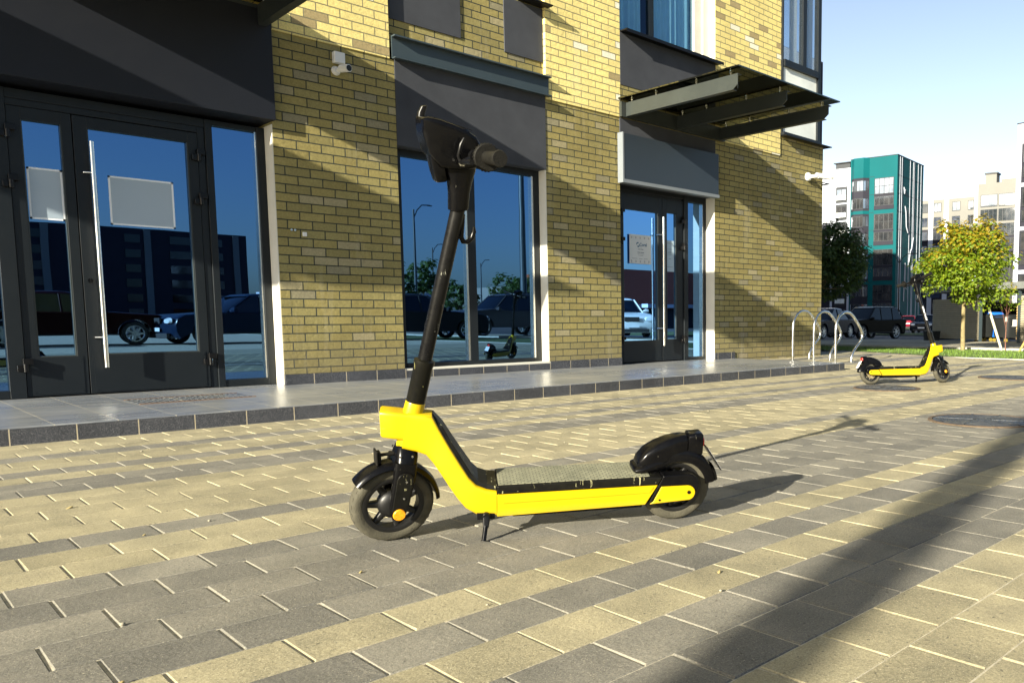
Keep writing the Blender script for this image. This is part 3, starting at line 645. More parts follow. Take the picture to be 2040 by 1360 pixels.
# ------------------------------------------------------------------ electric scooters
def mat_yellow():
    m = NT('yellow_plastic'); v = m.coord(); n = m.noise(v, 4, 5, .6); sp = m.noise(v, 55, 5, .8); sc_ = m.noise(m.coord(scale=(8, 60, 90)), 1.0, 6, .75)
    c = m.ramp(n, [(0.3, (0.45, 0.308, 0.0011)), (0.7, (0.49, 0.338, 0.0013))])
    c = m.mix(c, (0.05, 0.035, 0.01), m.math('MULTIPLY', m.math('GREATER_THAN', sp, 0.735), 0.8))
    c = m.mix(c, (0.60, 0.52, 0.16), m.math('MULTIPLY', m.math('MULTIPLY', m.math('GREATER_THAN', sc_, 0.66), m.math('GREATER_THAN', m.noise(v, 12, 3), 0.56)), 0.5))
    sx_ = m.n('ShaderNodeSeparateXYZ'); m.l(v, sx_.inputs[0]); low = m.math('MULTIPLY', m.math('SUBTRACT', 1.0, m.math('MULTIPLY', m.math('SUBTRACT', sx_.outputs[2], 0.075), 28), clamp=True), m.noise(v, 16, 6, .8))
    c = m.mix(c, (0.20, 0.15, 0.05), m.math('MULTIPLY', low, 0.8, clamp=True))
    m.l(c, m.b.inputs['Base Color']); m.l(m.math('MULTIPLY_ADD', n, 0.25, 0.22), m.b.inputs['Roughness']); return m.m
M['yellow'] = mat_yellow()
M['black_plastic'] = scratched('scuffed_black_plastic', (0.0022, 0.0022, 0.0028), (0.16, 0.155, 0.12), 0.20, 0.67)
M['stem_paint'] = scratched('scratched_stem_paint', (0.004, 0.004, 0.0045), (0.30, 0.30, 0.24), 0.27, 0.63, 0.8)
M['sleeve'] = scratched('scratched_sleeve', (0.0035, 0.0035, 0.0035), (0.42, 0.40, 0.14), 0.30, 0.64, 0.7)
M['strip'] = scratched('scratched_deck_edge', (0.004, 0.004, 0.004), (0.40, 0.38, 0.20), 0.34, 0.605, 1.2)
M['rubber'] = plain('dusty_tyre_rubber', (0.060, 0.055, 0.037), 0.85, var=0.35, scale=22, bump=0.5, bscale=220)
M['rim'] = plain('black_rim', (0.006, 0.006, 0.006), 0.45, var=0.3, scale=30)
M['dusty_disc'] = plain('dusty_brake_disc', (0.22, 0.18, 0.10), 0.6, 0.4, var=0.5, scale=40)
M['amber'] = plain('amber_reflector', (0.75, 0.30, 0.01), 0.35, var=0.25, scale=160)
M['red'] = plain('red_lens', (0.62, 0.02, 0.015), 0.25, var=0.1)
M['plate'] = plain('white_plate', (0.75, 0.75, 0.75), 0.4, var=0.03)
M['grip'] = plain('grey_grip_rubber', (0.008, 0.0075, 0.006), 0.62, var=0.4, scale=60, bump=0.4, bscale=260, spec=0.2)

def mat_tread():
    m = NT('dusty_deck_mat'); v = m.coord()
    b = m.n('ShaderNodeTexBrick'); m.l(v, b.inputs['Vector']); b.inputs['Scale'].default_value = 1; b.inputs['Brick Width'].default_value = 0.021; b.inputs['Row Height'].default_value = 0.0105
    b.inputs['Mortar Size'].default_value = 0.0020; b.inputs['Mortar Smooth'].default_value = 0.3
    n = m.noise(v, 18, 6, 0.7); n2 = m.noise(v, 150, 4, 0.8)
    col = m.ramp(n, [(0.3, (0.14, 0.14, 0.095)), (0.7, (0.27, 0.265, 0.18))])
    col = m.mix(col, m.ramp(n2, [(0.3, (0.7, 0.7, 0.7)), (0.7, (1.25, 1.25, 1.2))]), 0.8, 'MULTIPLY')
    col = m.mix(col, (0.05, 0.055, 0.04), m.math('MULTIPLY', b.outputs[1], 0.72))
    m.l(col, m.b.inputs['Base Color']); m.b.inputs['Roughness'].default_value = 0.8
    m.l(m.bump(m.math('SUBTRACT', 1.0, b.outputs[1]), 0.8, 0.002), m.b.inputs['Normal']); return m.m
M['mat'] = mat_tread()

def V(*a): return Vector(a)
def make_scooter(steer_deg, text=True):
    root = empty('electric_scooter')
    AX0 = V(-0.023, 0, 0); AXD = V(0.2334, 0, 0.9724)
    S = Matrix.Translation(AX0) @ Matrix.Rotation(R(steer_deg), 4, AXD) @ Matrix.Translation(-AX0)
    def ax(z): return AX0 + AXD * (z / AXD.z)
    def B(mb, name, mat, parent=root, bevel=0, steer=False, **k):
        if steer: mb.v = [tuple(S @ Vector(p)) for p in mb.v]
        return mb.build(name, mat, parent, bevel, **k)
    # --- yellow frame
    m = BX()
    UL = [((.062, .420), (.040, .306), .0365), ((.100, .414), (.078, .296), .038), ((.129, .409), (.108, .284), .040), ((.150, .368), (.128, .258), .045), ((.177, .316), (.150, .222), .053), ((.207, .262), (.173, .181), .061), ((.232, .218), (.195, .145), .067), ((.252, .193), (.218, .114), .072), ((.280, .179), (.252, .090), .075), ((.312, .172), (.312, .083), .075)]
    st = []
    for u_, l_, wd in UL:
        U = V(u_[0], 0, u_[1]); L = V(l_[0], 0, l_[1]); st.append(((U + L) / 2, U - L, V(0, 1, 0), (U - L).length / 2, wd))
    m.loft(st, 40, 7)
    m.loft([(ax(z), V(1, 0, -.24), V(0, 1, 0), r, r) for z, r in ((.292, .0265), (.30, .0285), (.36, .031), (.41, .030), (.442, .0285), (.445, .0275))], 28, 2.2)
    m.loft([(V(x, 0, zc), V(0, 0, 1), V(0, 1, 0), h, wd) for x, zc, h, wd in ((.085, .369, .0435, .0365), (.03, .379, .0425, .0365), (-.012, .386, .0410, .0358), (-.0165, .387, .038, .033))], 32, 9)
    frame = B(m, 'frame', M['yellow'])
    B(BX().lathe([(0, -.001), (.024, -.001), (.027, .003)], (-.0165, 0, .387), 'x', 24), 'headlight', M['chrome'], frame)
    # footboard riser mat
    m = BX(); top = [(.131, .410), (.152, .369), (.179, .317), (.209, .263), (.234, .219), (.254, .195), (.283, .1815), (.312, .1765)]
    vs = []
    for i, (x, z) in enumerate(top):
        t = V(top[min(i + 1, 7)][0] - top[max(i - 1, 0)][0], 0, top[min(i + 1, 7)][1] - top[max(i - 1, 0)][1]).normalized(); nn = V(-t.z, 0, t.x); nn = nn if nn.x > 0 or nn.z > 0 else -nn
        wd = [.020, .036, .044, .052, .058, .064, .068, .072][i]; lo = V(x, 0, z) - nn * .004; hi = V(x, 0, z) + nn * (.008 if i else .002)
        for p, yy in ((lo, -wd), (lo, wd), (hi, wd - .004), (hi, -wd + .004)): vs.append((p.x, yy, p.z))
    fs = [(0, 1, 2, 3), (28, 31, 30, 29)]
    for i in range(7):
        for k in range(4): k2 = (k + 1) % 4; fs.append((i * 4 + k, i * 4 + k2, i * 4 + 4 + k2, i * 4 + 4 + k))
    m.add(vs, fs, 0, False); B(m, 'footboard_mat', M['strip'], frame)
    # --- deck
    m = BX(); m.prism([(.3125, .085), (.786, .090), (.826, .1555), (.3125, .1585)], -.074, .074)
    m.prism([(.330, .128), (.800, .131), (.8135, .151), (.330, .1535)], -.0765, -.0742); m.prism([(.330, .128), (.800, .131), (.8135, .151), (.330, .1535)], .0742, .0765)
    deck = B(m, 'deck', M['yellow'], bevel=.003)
    m = BX(); m.prism([(.314, .1595), (.826, .1565), (.842, .182), (.8, .186), (.314, .187)], -.0765, .0765); B(m, 'deck_edge', M['strip'], deck, .004)
    m = BX(); m.prism([(.318, .1872), (.80, .1862), (.80, .1885), (.318, .1895)], -.069, .069); B(m, 'deck_mat', M['mat'], deck, .001)
    m = BX(); m.box(.36, .78, -.06, .06, .074, .0845); B(m, 'battery_cover', M['black_plastic'], deck, .004)
    # --- rear arm
    def cap(pts, c, r, a0, a1, n=8): return pts + [(c[0] + r * math.cos(R(a0 + (a1 - a0) * i / n)), c[1] + r * math.sin(R(a0 + (a1 - a0) * i / n))) for i in range(n + 1)]
    for s in (-1, 1):
        m = BX(); m.prism(cap([(.795, .088), (.845, .187)], (.930, .147), .040, 85, -75), min(s * .030, s * .0745), max(s * .030, s * .0745))
        arm = B(m, 'rear_arm', M['black_plastic'], bevel=.004)
        m = BX(); m.prism(cap([(.800, .0925), (.812, .100), (.838, .1515)], (.928, .124), .0265, 90, -72), min(s * .0748, s * .081), max(s * .0748, s * .081))
        m2 = B(m, 'yellow_cover', M['yellow'], arm, .002)
        m = BX(); m.lathe([(0, 0), (.006, 0), (.006, s * .002), (0, s * .002)], (.932, s * .0812, .127), 'y', 12); m.lathe([(0, 0), (.0035, 0), (.0035, s * .002), (0, s * .002)], (.832, s * .0812, .106), 'y', 10); B(m, 'bolt', M['black_metal'], m2) if False else B(m, 'bolt', M['black_metal'], arm)
    # --- wheels
    def wheel(name, cx, cz, r, steer, disc):
        tyre = BX(); prof = [(r - .034, -.021), (r - .026, -.0245), (r - .014, -.0255), (r - .006, -.021), (r - .0012, -.012), (r, 0), (r - .0012, .012), (r - .006, .021), (r - .014, .0255), (r - .026, .0245), (r - .034, .021), (r - .036, 0)]
        tyre.lathe(prof, (cx, 0, cz), 'y', 56, closed=True)
        for i in range(30):                       # tread blocks standing on the carcass
            q = 2 * math.pi * i / 30
            for sy in (-1, 1):
                vs = []
                for dq, yy, rr in ((0, .003, r + .0003), (.075, .003, r + .0003), (.125, .018, r - .0028), (.05, .018, r - .0028)):
                    vs.append((cx + rr * math.cos(q + dq), sy * yy, cz + rr * math.sin(q + dq)))
                for dq, yy, rr in ((0, .003, r - .004), (.075, .003, r - .004), (.125, .018, r - .008), (.05, .018, r - .008)):
                    vs.append((cx + rr * math.cos(q + dq), sy * yy, cz + rr * math.sin(q + dq)))
                tyre.add(vs, [(0, 1, 2, 3), (0, 4, 5, 1), (1, 5, 6, 2), (2, 6, 7, 3), (3, 7, 4, 0)])
        wroot = BX(); ri = r - .036
        wroot.lathe([(ri + .003, -.022), (ri - .002, -.023), (ri - .012, -.019), (ri - .015, 0), (ri - .012, .019), (ri - .002, .023), (ri + .003, .022)], (cx, 0, cz), 'y', 48, closed=True)
        wroot.lathe([(0, -.028), (.024, -.028), (.038, -.020), (.045, -.012), (.045, .012), (.038, .020), (.020, .026), (0, .026)], (cx, 0, cz), 'y', 32)
        ns = 7 if not disc else 9
        for i in range(ns):
            q = 2 * math.pi * i / ns + .35; d = V(math.cos(q), 0, math.sin(q)); t = V(-math.sin(q), 0, math.cos(q))
            wroot.loft([(V(cx, 0, cz) + d * .030, t, V(0, 1, 0), .013, .012), (V(cx, 0, cz) + d * (ri - .016), t, V(0, 1, 0), .0085, .010), (V(cx, 0, cz) + d * (ri - .004), t, V(0, 1, 0), .012, .013)], 12, 4)
        w0 = B(wroot, name, M['rim'], steer=steer)
        B(tyre, 'tyre', M['rubber'], w0, steer=steer)
        if disc:
            d_ = BX(); d_.lathe([(.028, .029), (.058, .029), (.058, .031), (.028, .031)], (cx, 0, cz), 'y', 36, closed=True, smooth=False); B(d_, 'brake_disc', M['dusty_disc'], w0)
            d_ = BX(); d_.lathe([(0, -.030), (.034, -.030), (.040, -.024), (.040, 0)], (cx, 0, cz), 'y', 36, closed=False); B(d_, 'hub_cap', M['dusty_disc'], w0)
        return w0
    wheel('front_wheel', .003, .124, .1235, True, False)
    wheel('rear_wheel', .904, .121, .1205, False, True)
    # --- fork
    m = BX()
    m.loft([(V(.052, 0, .312), V(1, 0, -.2), V(0, 1, 0), .027, .027), (V(.052, 0, .306), V(1, 0, -.2), V(0, 1, 0), .031, .033), (V(.048, 0, .285), V(1, 0, -.2), V(0, 1, 0), .034, .046), (V(.042, 0, .262), V(1, 0, -.2), V(0, 1, 0), .035, .056), (V(.036, 0, .250), V(1, 0, -.2), V(0, 1, 0), .034, .060)], 28, 3)
    for s in (-1, 1):
        m.loft([(V(.040, s * .040, .268), V(1, 0, -.24), V(0, 1, 0), .033, .016), (V(.034, s * .047, .235), V(1, 0, -.24), V(0, 1, 0), .033, .016), (V(.022, s * .050, .180), V(1, 0, -.24), V(0, 1, 0), .030, .014), (V(.012, s * .052, .135), V(1, 0, -.24), V(0, 1, 0), .028, .013), (V(.006, s * .052, .110), V(1, 0, -.24), V(0, 1, 0), .023, .012), (V(.003, s * .052, .094), V(1, 0, -.24), V(0, 1, 0), .012, .011)], 24, 3.5)
    fork = B(m, 'fork', M['black_plastic'], steer=True)
    for s in (-1, 1):
        m = BX(); pts = []
        a = V(.031, 0, .222); b_ = V(.010, 0, .124); t = (a - b_).normalized(); nn = V(t.z, 0, -t.x)
        for i in range(9): q = R(180 * i / 8); p = a + nn * (.0235 * math.cos(q)) + t * (.0235 * math.sin(q)); pts.append((p.x, p.z))
        for i in range(9): q = R(180 + 180 * i / 8); p = b_ + nn * (.021 * math.cos(q)) + t * (.021 * math.sin(q)); pts.append((p.x, p.z))
        m.prism(pts, min(s * .0615, s * .0685), max(s * .0615, s * .0685)); B(m, 'fork_cover', M['strip'], fork, .0015, steer=True)
        m = BX(); m.lathe([(0, s * .0045), (.0165, s * .0045), (.018, s * .003), (.0185, 0)], (.008, s * .0685, .114), 'y', 28); B(m, 'reflector', M['amber'], fork, steer=True)
        m = BX()
        for (x, z) in ((.034, .218), (.024, .165), (.058, .288), (.022, .292)): m.lathe([(0, s * .002), (.003, s * .002), (.0035, 0)], (x, s * (.0688 if x < .04 and z < .25 else .046), z), 'y', 10)
        B(m, 'screw', M['chrome'], fork, steer=True)
    m = BX(); m.box(-.040, -.034, -.020, .020, .262, .306); m.box(-.034, .022, -.006, .006, .284, .292); m.box(-.034, -.024, -.014, .014, .266, .300)
    B(m, 'front_reflector', M['grip'], fork, .002, steer=True)
    m = BX(); pr = [(.127, -.038), (.135, -.034), (.1405, -.020), (.1425, 0), (.1405, .020), (.135, .034), (.127, .038), (.124, .037), (.1375, 0), (.124, -.037)]
    m.lathe(pr, (.003, 0, .124), 'y', 30, closed=True, a0=R(2), a1=R(140)); B(m, 'front_fender', M['black_plastic'], steer=True)
    # --- rear fender with lamp and plate
    m = BX()
    m.loft([(V(x, 0, (zt + zb) / 2), V(0, 0, 1), V(0, 1, 0), (zt - zb) / 2, wd) for x, zb, zt, wd in ((.764, .196, .214, .030), (.772, .194, .236, .038), (.795, .194, .263, .043), (.83, .195, .284, .044), (.865, .200, .297, .042), (.895, .225, .304, .039), (.920, .235, .306, .036), (.934, .238, .304, .033))], 30, 3.2)
    m.loft([(V(x, 0, (zt + zb) / 2), V(0, 0, 1), V(0, 1, 0), (zt - zb) / 2, wd) for x, zb, zt, wd in ((.752, .190, .199, .030), (.757, .187, .206, .048), (.775, .186, .212, .056), (.80, .186, .222, .055), (.83, .186, .232, .048), (.86, .188, .236, .040))], 30, 3)
    m.lathe([(.100, -.040), (.124, -.040), (.137, -.031), (.1405, -.012), (.1405, .012), (.137, .031), (.124, .040), (.100, .040), (.100, .036), (.122, .034), (.1345, 0), (.122, -.034), (.100, -.036)], (.904, 0, .121), 'y', 34, closed=True, a0=R(9), a1=R(158))
    m.lathe([(.128, -.034), (.138, -.026), (.140, 0), (.138, .026), (.128, .034), (.126, 0)], (.912, 0, .124), 'y', 10, closed=True, a0=R(8), a1=R(30))
    m.loft([(V(x, 0, z), V(0, 0, 1), V(0, 1, 0), h, .031) for x, z, h in ((.938, .268, .030), (.942, .272, .038), (.984, .272, .040), (.989, .272, .036))], 24, 6)
    fen = B(m, 'rear_fender', M['black_plastic'])
    B(BX().loft([(V(.990, 0, .278), V(0, 0, 1), V(0, 1, 0), .018, .022), (V(.997, 0, .276), V(0, 0, 1), V(0, 1, 0), .014, .018)], 20, 4), 'tail_lamp', M['red'], fen)
    m = BX(); p0, p1 = V(1.000, 0, .262), V(1.056, 0, .178); t = (p1 - p0).normalized(); nn = V(-t.z, 0, t.x)
    def slab_(a, b, th, wd, off): 
        q = [a + nn * off, b + nn * off, b + nn * (off + th), a + nn * (off + th)]; mm = BX(); mm.prism([(p.x, p.z) for p in q], -wd, wd); return mm
    B(slab_(p0, p1, .004, .034, 0), 'plate_bracket', M['black_plastic'], fen, .001)
    B(slab_(p0 + t * .006, p1 - t * .006, .0010, .032, .0043), 'plate', M['plate'], fen, .0005)
    # --- stem
    m = BX(); m.tube([ax(z) for z in (.54, .60, .80, 1.03)], [.0205, .0204, .0200, .0200], 28); stem = B(m, 'stem', M['stem_paint'], steer=True)
    m = BX(); m.tube([ax(z) for z in (.440, .446, .555, .562, .572, .576)], [.0262, .0275, .0275, .0300, .0300, .0215], 30); B(m, 'clamp_sleeve', M['sleeve'], stem, steer=True)
    m = BX(); m.tube([V(.236, 0, 1.000), V(.232, 0, .975), V(.228, 0, .935), V(.234, 0, .921), V(.247, 0, .920), V(.260, 0, .932), V(.266, 0, .950), V(.266, 0, .962)], [.005, .007, .0075, .0075, .0072, .007, .0068, .0045], 12); m.tube([V(.214, 0, .935), V(.232, 0, .935)], .007, 10)
    B(m, 'hook', M['black_plastic'], stem, steer=True)
    if text:
        cu = bpy.data.curves.new('lettering', 'FONT'); cu.body = 'ezeven'; cu.size = .060; cu.extrude = .0; cu.offset = .0022; cu.align_x = 'CENTER'; cu.align_y = 'CENTER'
        to = bpy.data.objects.new('tmp', cu); COL.objects.link(to); dg = bpy.context.evaluated_depsgraph_get(); me = bpy.data.meshes.new_from_object(to.evaluated_get(dg)); bpy.data.objects.remove(to)
        bm = bmesh.new(); bm.from_mesh(me); bmesh.ops.triangulate(bm, faces=bm.faces[:]); bmesh.ops.subdivide_edges(bm, edges=bm.edges[:], cuts=2)
        xh = V(1, 0, -.24).normalized(); rr = .0210
        for v_ in bm.verts:                      # wrap the word round the right side of the tube, reading downwards
            along = -v_.co.x; across = v_.co.y + .004; q = across / rr
            c0 = ax(.79 + along * .97); p = c0 + xh * (math.sin(q) * rr) + V(0, 1, 0) * (math.cos(q) * rr); v_.co = S @ p
        bm.to_mesh(me); bm.free(); me.materials.clear(); me.materials.append(M['plate']); o = bpy.data.objects.new('lettering', me); COL.objects.link(o); o.parent = stem
    # --- head
    m = BX(); X1 = V(1, 0, 0); Y1 = V(0, 1, 0)
    m.loft([(V(c, 0, z), X1, Y1, hx, hy) for z, c, hx, hy in ((1.012, .220, .0265, .0265), (1.018, .2215, .0280, .0280), (1.06, .224, .0295, .0290), (1.09, .226, .0340, .031), (1.12, .225, .045, .036), (1.145, .222, .053, .041), (1.17, .216, .062, .046))], 30, 2.4)
    # display housing: a wedge sloping down towards the rider
    def sec(x, zb, zt, wd): return (V(x, 0, (zb + zt) / 2), V(0, 0, 1), Y1, (zt - zb) / 2, wd)
    m.loft([sec(.118, 1.236, 1.252, .030), sec(.122, 1.205, 1.257, .042), (sec(.135, 1.165, 1.260, .047)), sec(.165, 1.130, 1.256, .048), sec(.20, 1.125, 1.246, .048), sec(.235, 1.125, 1.234, .046), sec(.262, 1.130, 1.218, .042), sec(.280, 1.145, 1.192, .036), sec(.286, 1.16, 1.178, .028)], 32, 9)
    m.loft([(V(.158, 0, 1.17), V(1, 0, .12), Y1, .020, .030), (V(.166, 0, 1.12), V(1, 0, .12), Y1, .018, .028), (V(.172, 0, 1.094), V(1, 0, .12), Y1, .016, .025), (V(.173, 0, 1.089), V(1, 0, .12), Y1, .012, .02)], 20, 5)
    head = B(m, 'display_head', M['black_plastic'], steer=True)
    m = BX(); m.prism([(.150, 1.2575), (.252, 1.2300), (.253, 1.2325), (.150, 1.2600)], -.034, .034); B(m, 'display', M['black_metal'], head, steer=True)
    # --- handlebar
    m = BX(); m.tube([V(.255, -.205, 1.172), V(.250, -.10, 1.166), V(.248, 0, 1.164), V(.250, .10, 1.166), V(.255, .205, 1.172)], .0115, 16); bar = B(m, 'handlebar', M['black_metal'], steer=True)
    for s in (-1, 1):
        m = BX(); m.tube([V(.253, s * .128, 1.1685), V(.2565, s * .232, 1.1745), V(.257, s * .246, 1.1755), V(.2575, s * .252, 1.176)], [.0170, .0180, .0220, .0200], 22)
        B(m, 'grip', M['grip'], bar, steer=True)
        m = BX(); m.lathe([(.014, -.007), (.034, -.007), (.0365, -.004), (.0365, .003), (.032, .006), (.016, .007)], (.254, s * .156, 1.170), 'y', 40, closed=True)
        for i in range(26):
            q = 2 * math.pi * i / 26; d = V(math.cos(q), 0, math.sin(q)); m.tube([V(.254, s * .156, 1.170) + d * .0365 + V(0, -.004, 0), V(.254, s * .156, 1.170) + d * .0365 + V(0, .004, 0)], .0018, 5)
        if s < 0: B(m, 'bell_ring', M['grip'], bar, steer=True)
        m = BX(); m.tube([V(.225, s * .062, 1.150), V(.212, s * .085, 1.150), V(.200, s * .11, 1.152), V(.196, s * .15, 1.156), V(.200, s * .20, 1.160)], [.008, .007, .0062, .006, .0075], 10)
        m.lathe([(.012, -.010), (.018, -.010), (.018, .010), (.012, .010)], (.249, s * .075, 1.165), 'y', 20, closed=True); m.tube([V(.236, s * .075, 1.16), V(.215, s * .078, 1.150)], .008, 10)
        lv = B(m, 'brake_lever', M['black_metal'], bar, steer=True); m = BX(); m.lathe([(0, .006), (.006, .006), (.009, .002), (.009, -.002), (.006, -.006), (0, -.006)], (.213, s * .072, 1.146), 'y', 14); B(m, 'pivot_bolt', M['chrome'], lv, steer=True)
        m = BX(); m.tube([V(.216, s * .062, 1.138), V(.205, s * .066, 1.165), V(.212, s * .068, 1.195), V(.222, s * .066, 1.212)], [.006, .0055, .0055, .004], 10); B(m, 'cable', M['black_metal'], bar, steer=True)
    m = BX(); m.loft([(V(.130, .030, 1.245), X1, Y1, .010, .012), (V(.134, .030, 1.268), X1, Y1, .010, .010), (V(.141, .028, 1.284), X1, Y1, .008, .008), (V(.146, .028, 1.287), X1, Y1, .004, .004)], 14, 3); B(m, 'phone_hook', M['black_metal'], head, steer=True)
    # --- kickstand
    m = BX(); m.box(.252, .306, -.074, -.052, .078, .102); m.lathe([(0, -.012), (.010, -.012), (.012, -.008), (.012, 0)], (.279, -.074, .092), 'y', 16); m.loft([(V(.280, -.076, .098), X1, Y1, .012, .008), (V(.279, -.082, .078), X1, Y1, .011, .009), (V(.277, -.090, .060), X1, Y1, .009, .008)], 14, 4)
    k = B(m, 'kickstand', M['black_metal'], bevel=.0015)
    m = BX(); m.tube([V(.277, -.090, .064), V(.270, -.112, .030), V(.2695, -.1135, .0255)], [.0075, .0070, .0085], 14); B(m, 'foot', M['black_plastic'], k)
    return root
sc1 = make_scooter(16)
tag(sc1, 'nearest yellow and black electric scooter standing on its kickstand in the middle of the paving', 'scooter', 'rental electric scooters')
sc1.location = (1.171, 2.353, 0.001); sc1.rotation_euler = (R(11), 0, R(-30.6))
sc2 = copy_tree(sc1); sc2['label'] = 'smaller-looking far yellow scooter with white letters on its stem, beside the steel bike hoops'
sc2.location = (8.03, 3.795, 0.001); sc2.rotation_euler = (R(11), 0, R(149.0)); sc2.scale = (0.94, 0.94, 0.94)
# ------------------------------------------------------------------ street furniture on the plaza
for yy, lab in ((7.15, 'steel bicycle hoop closest to the brick wall'), (6.77, 'middle of the three steel bicycle hoops'), (6.39, 'steel bicycle hoop farthest from the brick wall')):
    m = BX(); x0 = 10.0; pts = [(0, -.02), (0, .30), (0, .50), (.02, .60), (.09, .69), (.19, .74), (.28, .75), (.38, .735), (.47, .69), (.60, .585), (.69, .50), (.735, .43), (.735, .37), (.69, .31), (.58, .235), (.50, .17), (.45, .10), (.44, .04), (.44, -.02)]
    m.tube([(x0 + a, yy, b_ + tz(x0, yy)) for a, b_ in pts], .0205, 16)
    for a in (0, .44): m.lathe([(.021, 0), (.038, 0), (.038, .006), (.021, .012)], (x0 + a, yy, tz(x0, yy)), 'z', 18)
    tag(m.build('bicycle_hoop', M['chrome']), lab, 'bike rack', 'three bent steel bicycle hoops by the corner')

def mat_iron():
    m = NT('cast_iron_lid'); v = m.coord(); n = m.noise(v, 14, 6, 0.7)
    m.l(m.ramp(n, [(0.3, (0.035, 0.04, 0.05)), (0.62, (0.08, 0.085, 0.09)), (0.75, (0.16, 0.12, 0.07))]), m.b.inputs['Base Color'])
    m.b.inputs['Metallic'].default_value = 0.55; m.b.inputs['Roughness'].default_value = 0.5
    m.l(m.bump(m.noise(v, 120, 4), 0.4, 0.003), m.b.inputs['Normal']); return m.m
M['iron'] = mat_iron(); M['rust'] = plain('rusty_ring', (0.085, 0.058, 0.035), 0.85, var=0.4, scale=30)
for cx, cy, r, lab in ((5.20, 2.17, .33, 'largest iron manhole cover, crossed by the broad pole shadow'), (6.99, 3.88, .30, 'iron manhole cover just in front of the far scooter'), (9.15, 3.50, .34, 'thin distant manhole cover at the right edge of the photo')):
    o = empty('manhole_cover', (cx, cy, 0)); tag(o, lab, 'manhole cover', 'round iron manhole covers in the paving')
    prof = [(0, .007)]; k = 1
    rr = .03
    while rr < r - .03: prof += [(rr, .007), (rr + .004, .011), (rr + .014, .011), (rr + .018, .007)]; rr += .034
    prof += [(r - .012, .007), (r - .010, .002)]
    m = BX(); m.lathe(prof, (cx, cy, 0), 'z', 56)
    for i in range(10):
        q = 2 * math.pi * i / 10; m.loft([(V(cx + math.cos(q) * a, cy + math.sin(q) * a, .0105), V(-math.sin(q), math.cos(q), 0), V(0, 0, 1), .006, .0025) for a in (.06, r - .03)], 8, 4)
    PR(m, 'lid', M['iron'], o)
    m = BX(); m.lathe([(r - .008, .001), (r - .007, .009), (r + .018, .009), (r + .022, .001)], (cx, cy, 0), 'z', 56); PR(m, 'rim', M['rust'], o)

# pebbles and bits of litter
peb = plain('pebble', (0.33, 0.30, 0.22), 0.9); leafm = plain('dry_leaf', (0.30, 0.24, 0.10), 0.8)
for i, (x, y, s_, k_) in enumerate(((.42, 2.13, .010, 0), (.58, 3.62, .018, 1), (.86, 3.03, .009, 0), (.66, 2.98, .008, 1), (1.30, 3.2, .008, 0), (1.49, 1.28, .007, 0), (1.60, 1.38, .012, 1), (2.08, .62, .012, 0), (2.42, 4.6, .010, 0), (3.4, 4.3, .012, 0), (4.4, 3.9, .012, 0), (.34, 1.78, .014, 1), (.95, 2.1, .009, 1), (1.04, 1.63, .006, 0), (5.0, 2.55, .010, 0), (3.0, 2.9, .008, 0), (2.75, 3.5, .009, 0), (1.1, 4.9, .010, 0), (1.95, 1.03, .006, 0), (.9, 5.2, .011, 0))):
    m = BX(); rnd = random.Random(i); s_ *= .65
    if k_ == 0: m.loft([(V(x, y, .002 + s_ * t), V(1, .3, 0), V(-.3, 1, 0), s_ * w_ * rnd.uniform(.8, 1.2), s_ * w_ * rnd.uniform(.6, 1)) for t, w_ in ((0, .7), (.35, 1), (.7, .8), (.95, .3))], 9, 2)
    else: m.loft([(V(x, y, .002), V(1, .5, .0), V(-.5, 1, 0), s_, s_ * .6), (V(x, y, .004), V(1, .5, .3), V(-.5, 1, 0), s_ * 1.1, s_ * .55), (V(x, y, .0055), V(1, .5, .3), V(-.5, 1, 0), s_ * .8, s_ * .4)], 9, 2)
    o = m.build('pebble' if k_ == 0 else 'dry_leaf', peb if k_ == 0 else leafm, smooth=None) if False else m.build('pebble' if k_ == 0 else 'dry_leaf', peb if k_ == 0 else leafm)
    tag(o, 'tiny pale pebble lying on the paving' if k_ == 0 else 'small dry curled leaf lying on the paving', 'pebble' if k_ == 0 else 'leaf', 'tiny pebbles scattered on the paving' if k_ == 0 else 'small dry leaves scattered on the paving')

# lamp post behind the camera whose shadow crosses the paving
def lamp_post(name, x, y, h, r, label, arms=((1, 0),), arm=1.2, mat='beam_grey'):
    o = empty(name, (x, y, tz(x, y))); tag(o, label, 'lamp post'); z0 = tz(x, y)
    m = BX(); m.tube([(x, y, z0 - .1), (x, y, z0 + h * .45), (x, y, z0 + h)], [r, r * .85, r * .55], 18); PR(m, 'post', M[mat], o)
    for dx, dy in arms:
        m = BX(); a = [(x, y, z0 + h * .93), (x + dx * arm * .25, y + dy * arm * .25, z0 + h * 1.0), (x + dx * arm * .6, y + dy * arm * .6, z0 + h * 1.05), (x + dx * arm, y + dy * arm, z0 + h * 1.06)]
        m.tube(a, r * .35, 10); PR(m, 'arm', M[mat], o)
        m = BX(); c = V(*a[-1]); d = V(dx, dy, 0); m.loft([(c - d * .05, V(-dy, dx, 0), V(0, 0, 1), .05, .03), (c + d * .1, V(-dy, dx, 0), V(0, 0, 1), .12, .045), (c + d * .45, V(-dy, dx, 0), V(0, 0, 1), .10, .03)], 14, 3); PR(m, 'lamp_head', M['black_metal'], o)
    return o
lamp_post('street_lamp', -8.0, -1.037, 9.0, .145, 'thick lamp post behind the viewer, seen only by its broad shadow', ((0, -1),))
lamp_post('street_lamp', 54.7, 29.5, 5.6, .07, 'thin dark street lamp with two curved arms in front of the teal tower', ((-.67, .74), (.67, -.74)), .9, 'black_metal')
lamp_post('street_lamp', 20.6, -13.4, 9.5, .16, 'double lamp post reflected at the right of the shop window', ((.8, -.6), (-.8, .6)), 1.1)
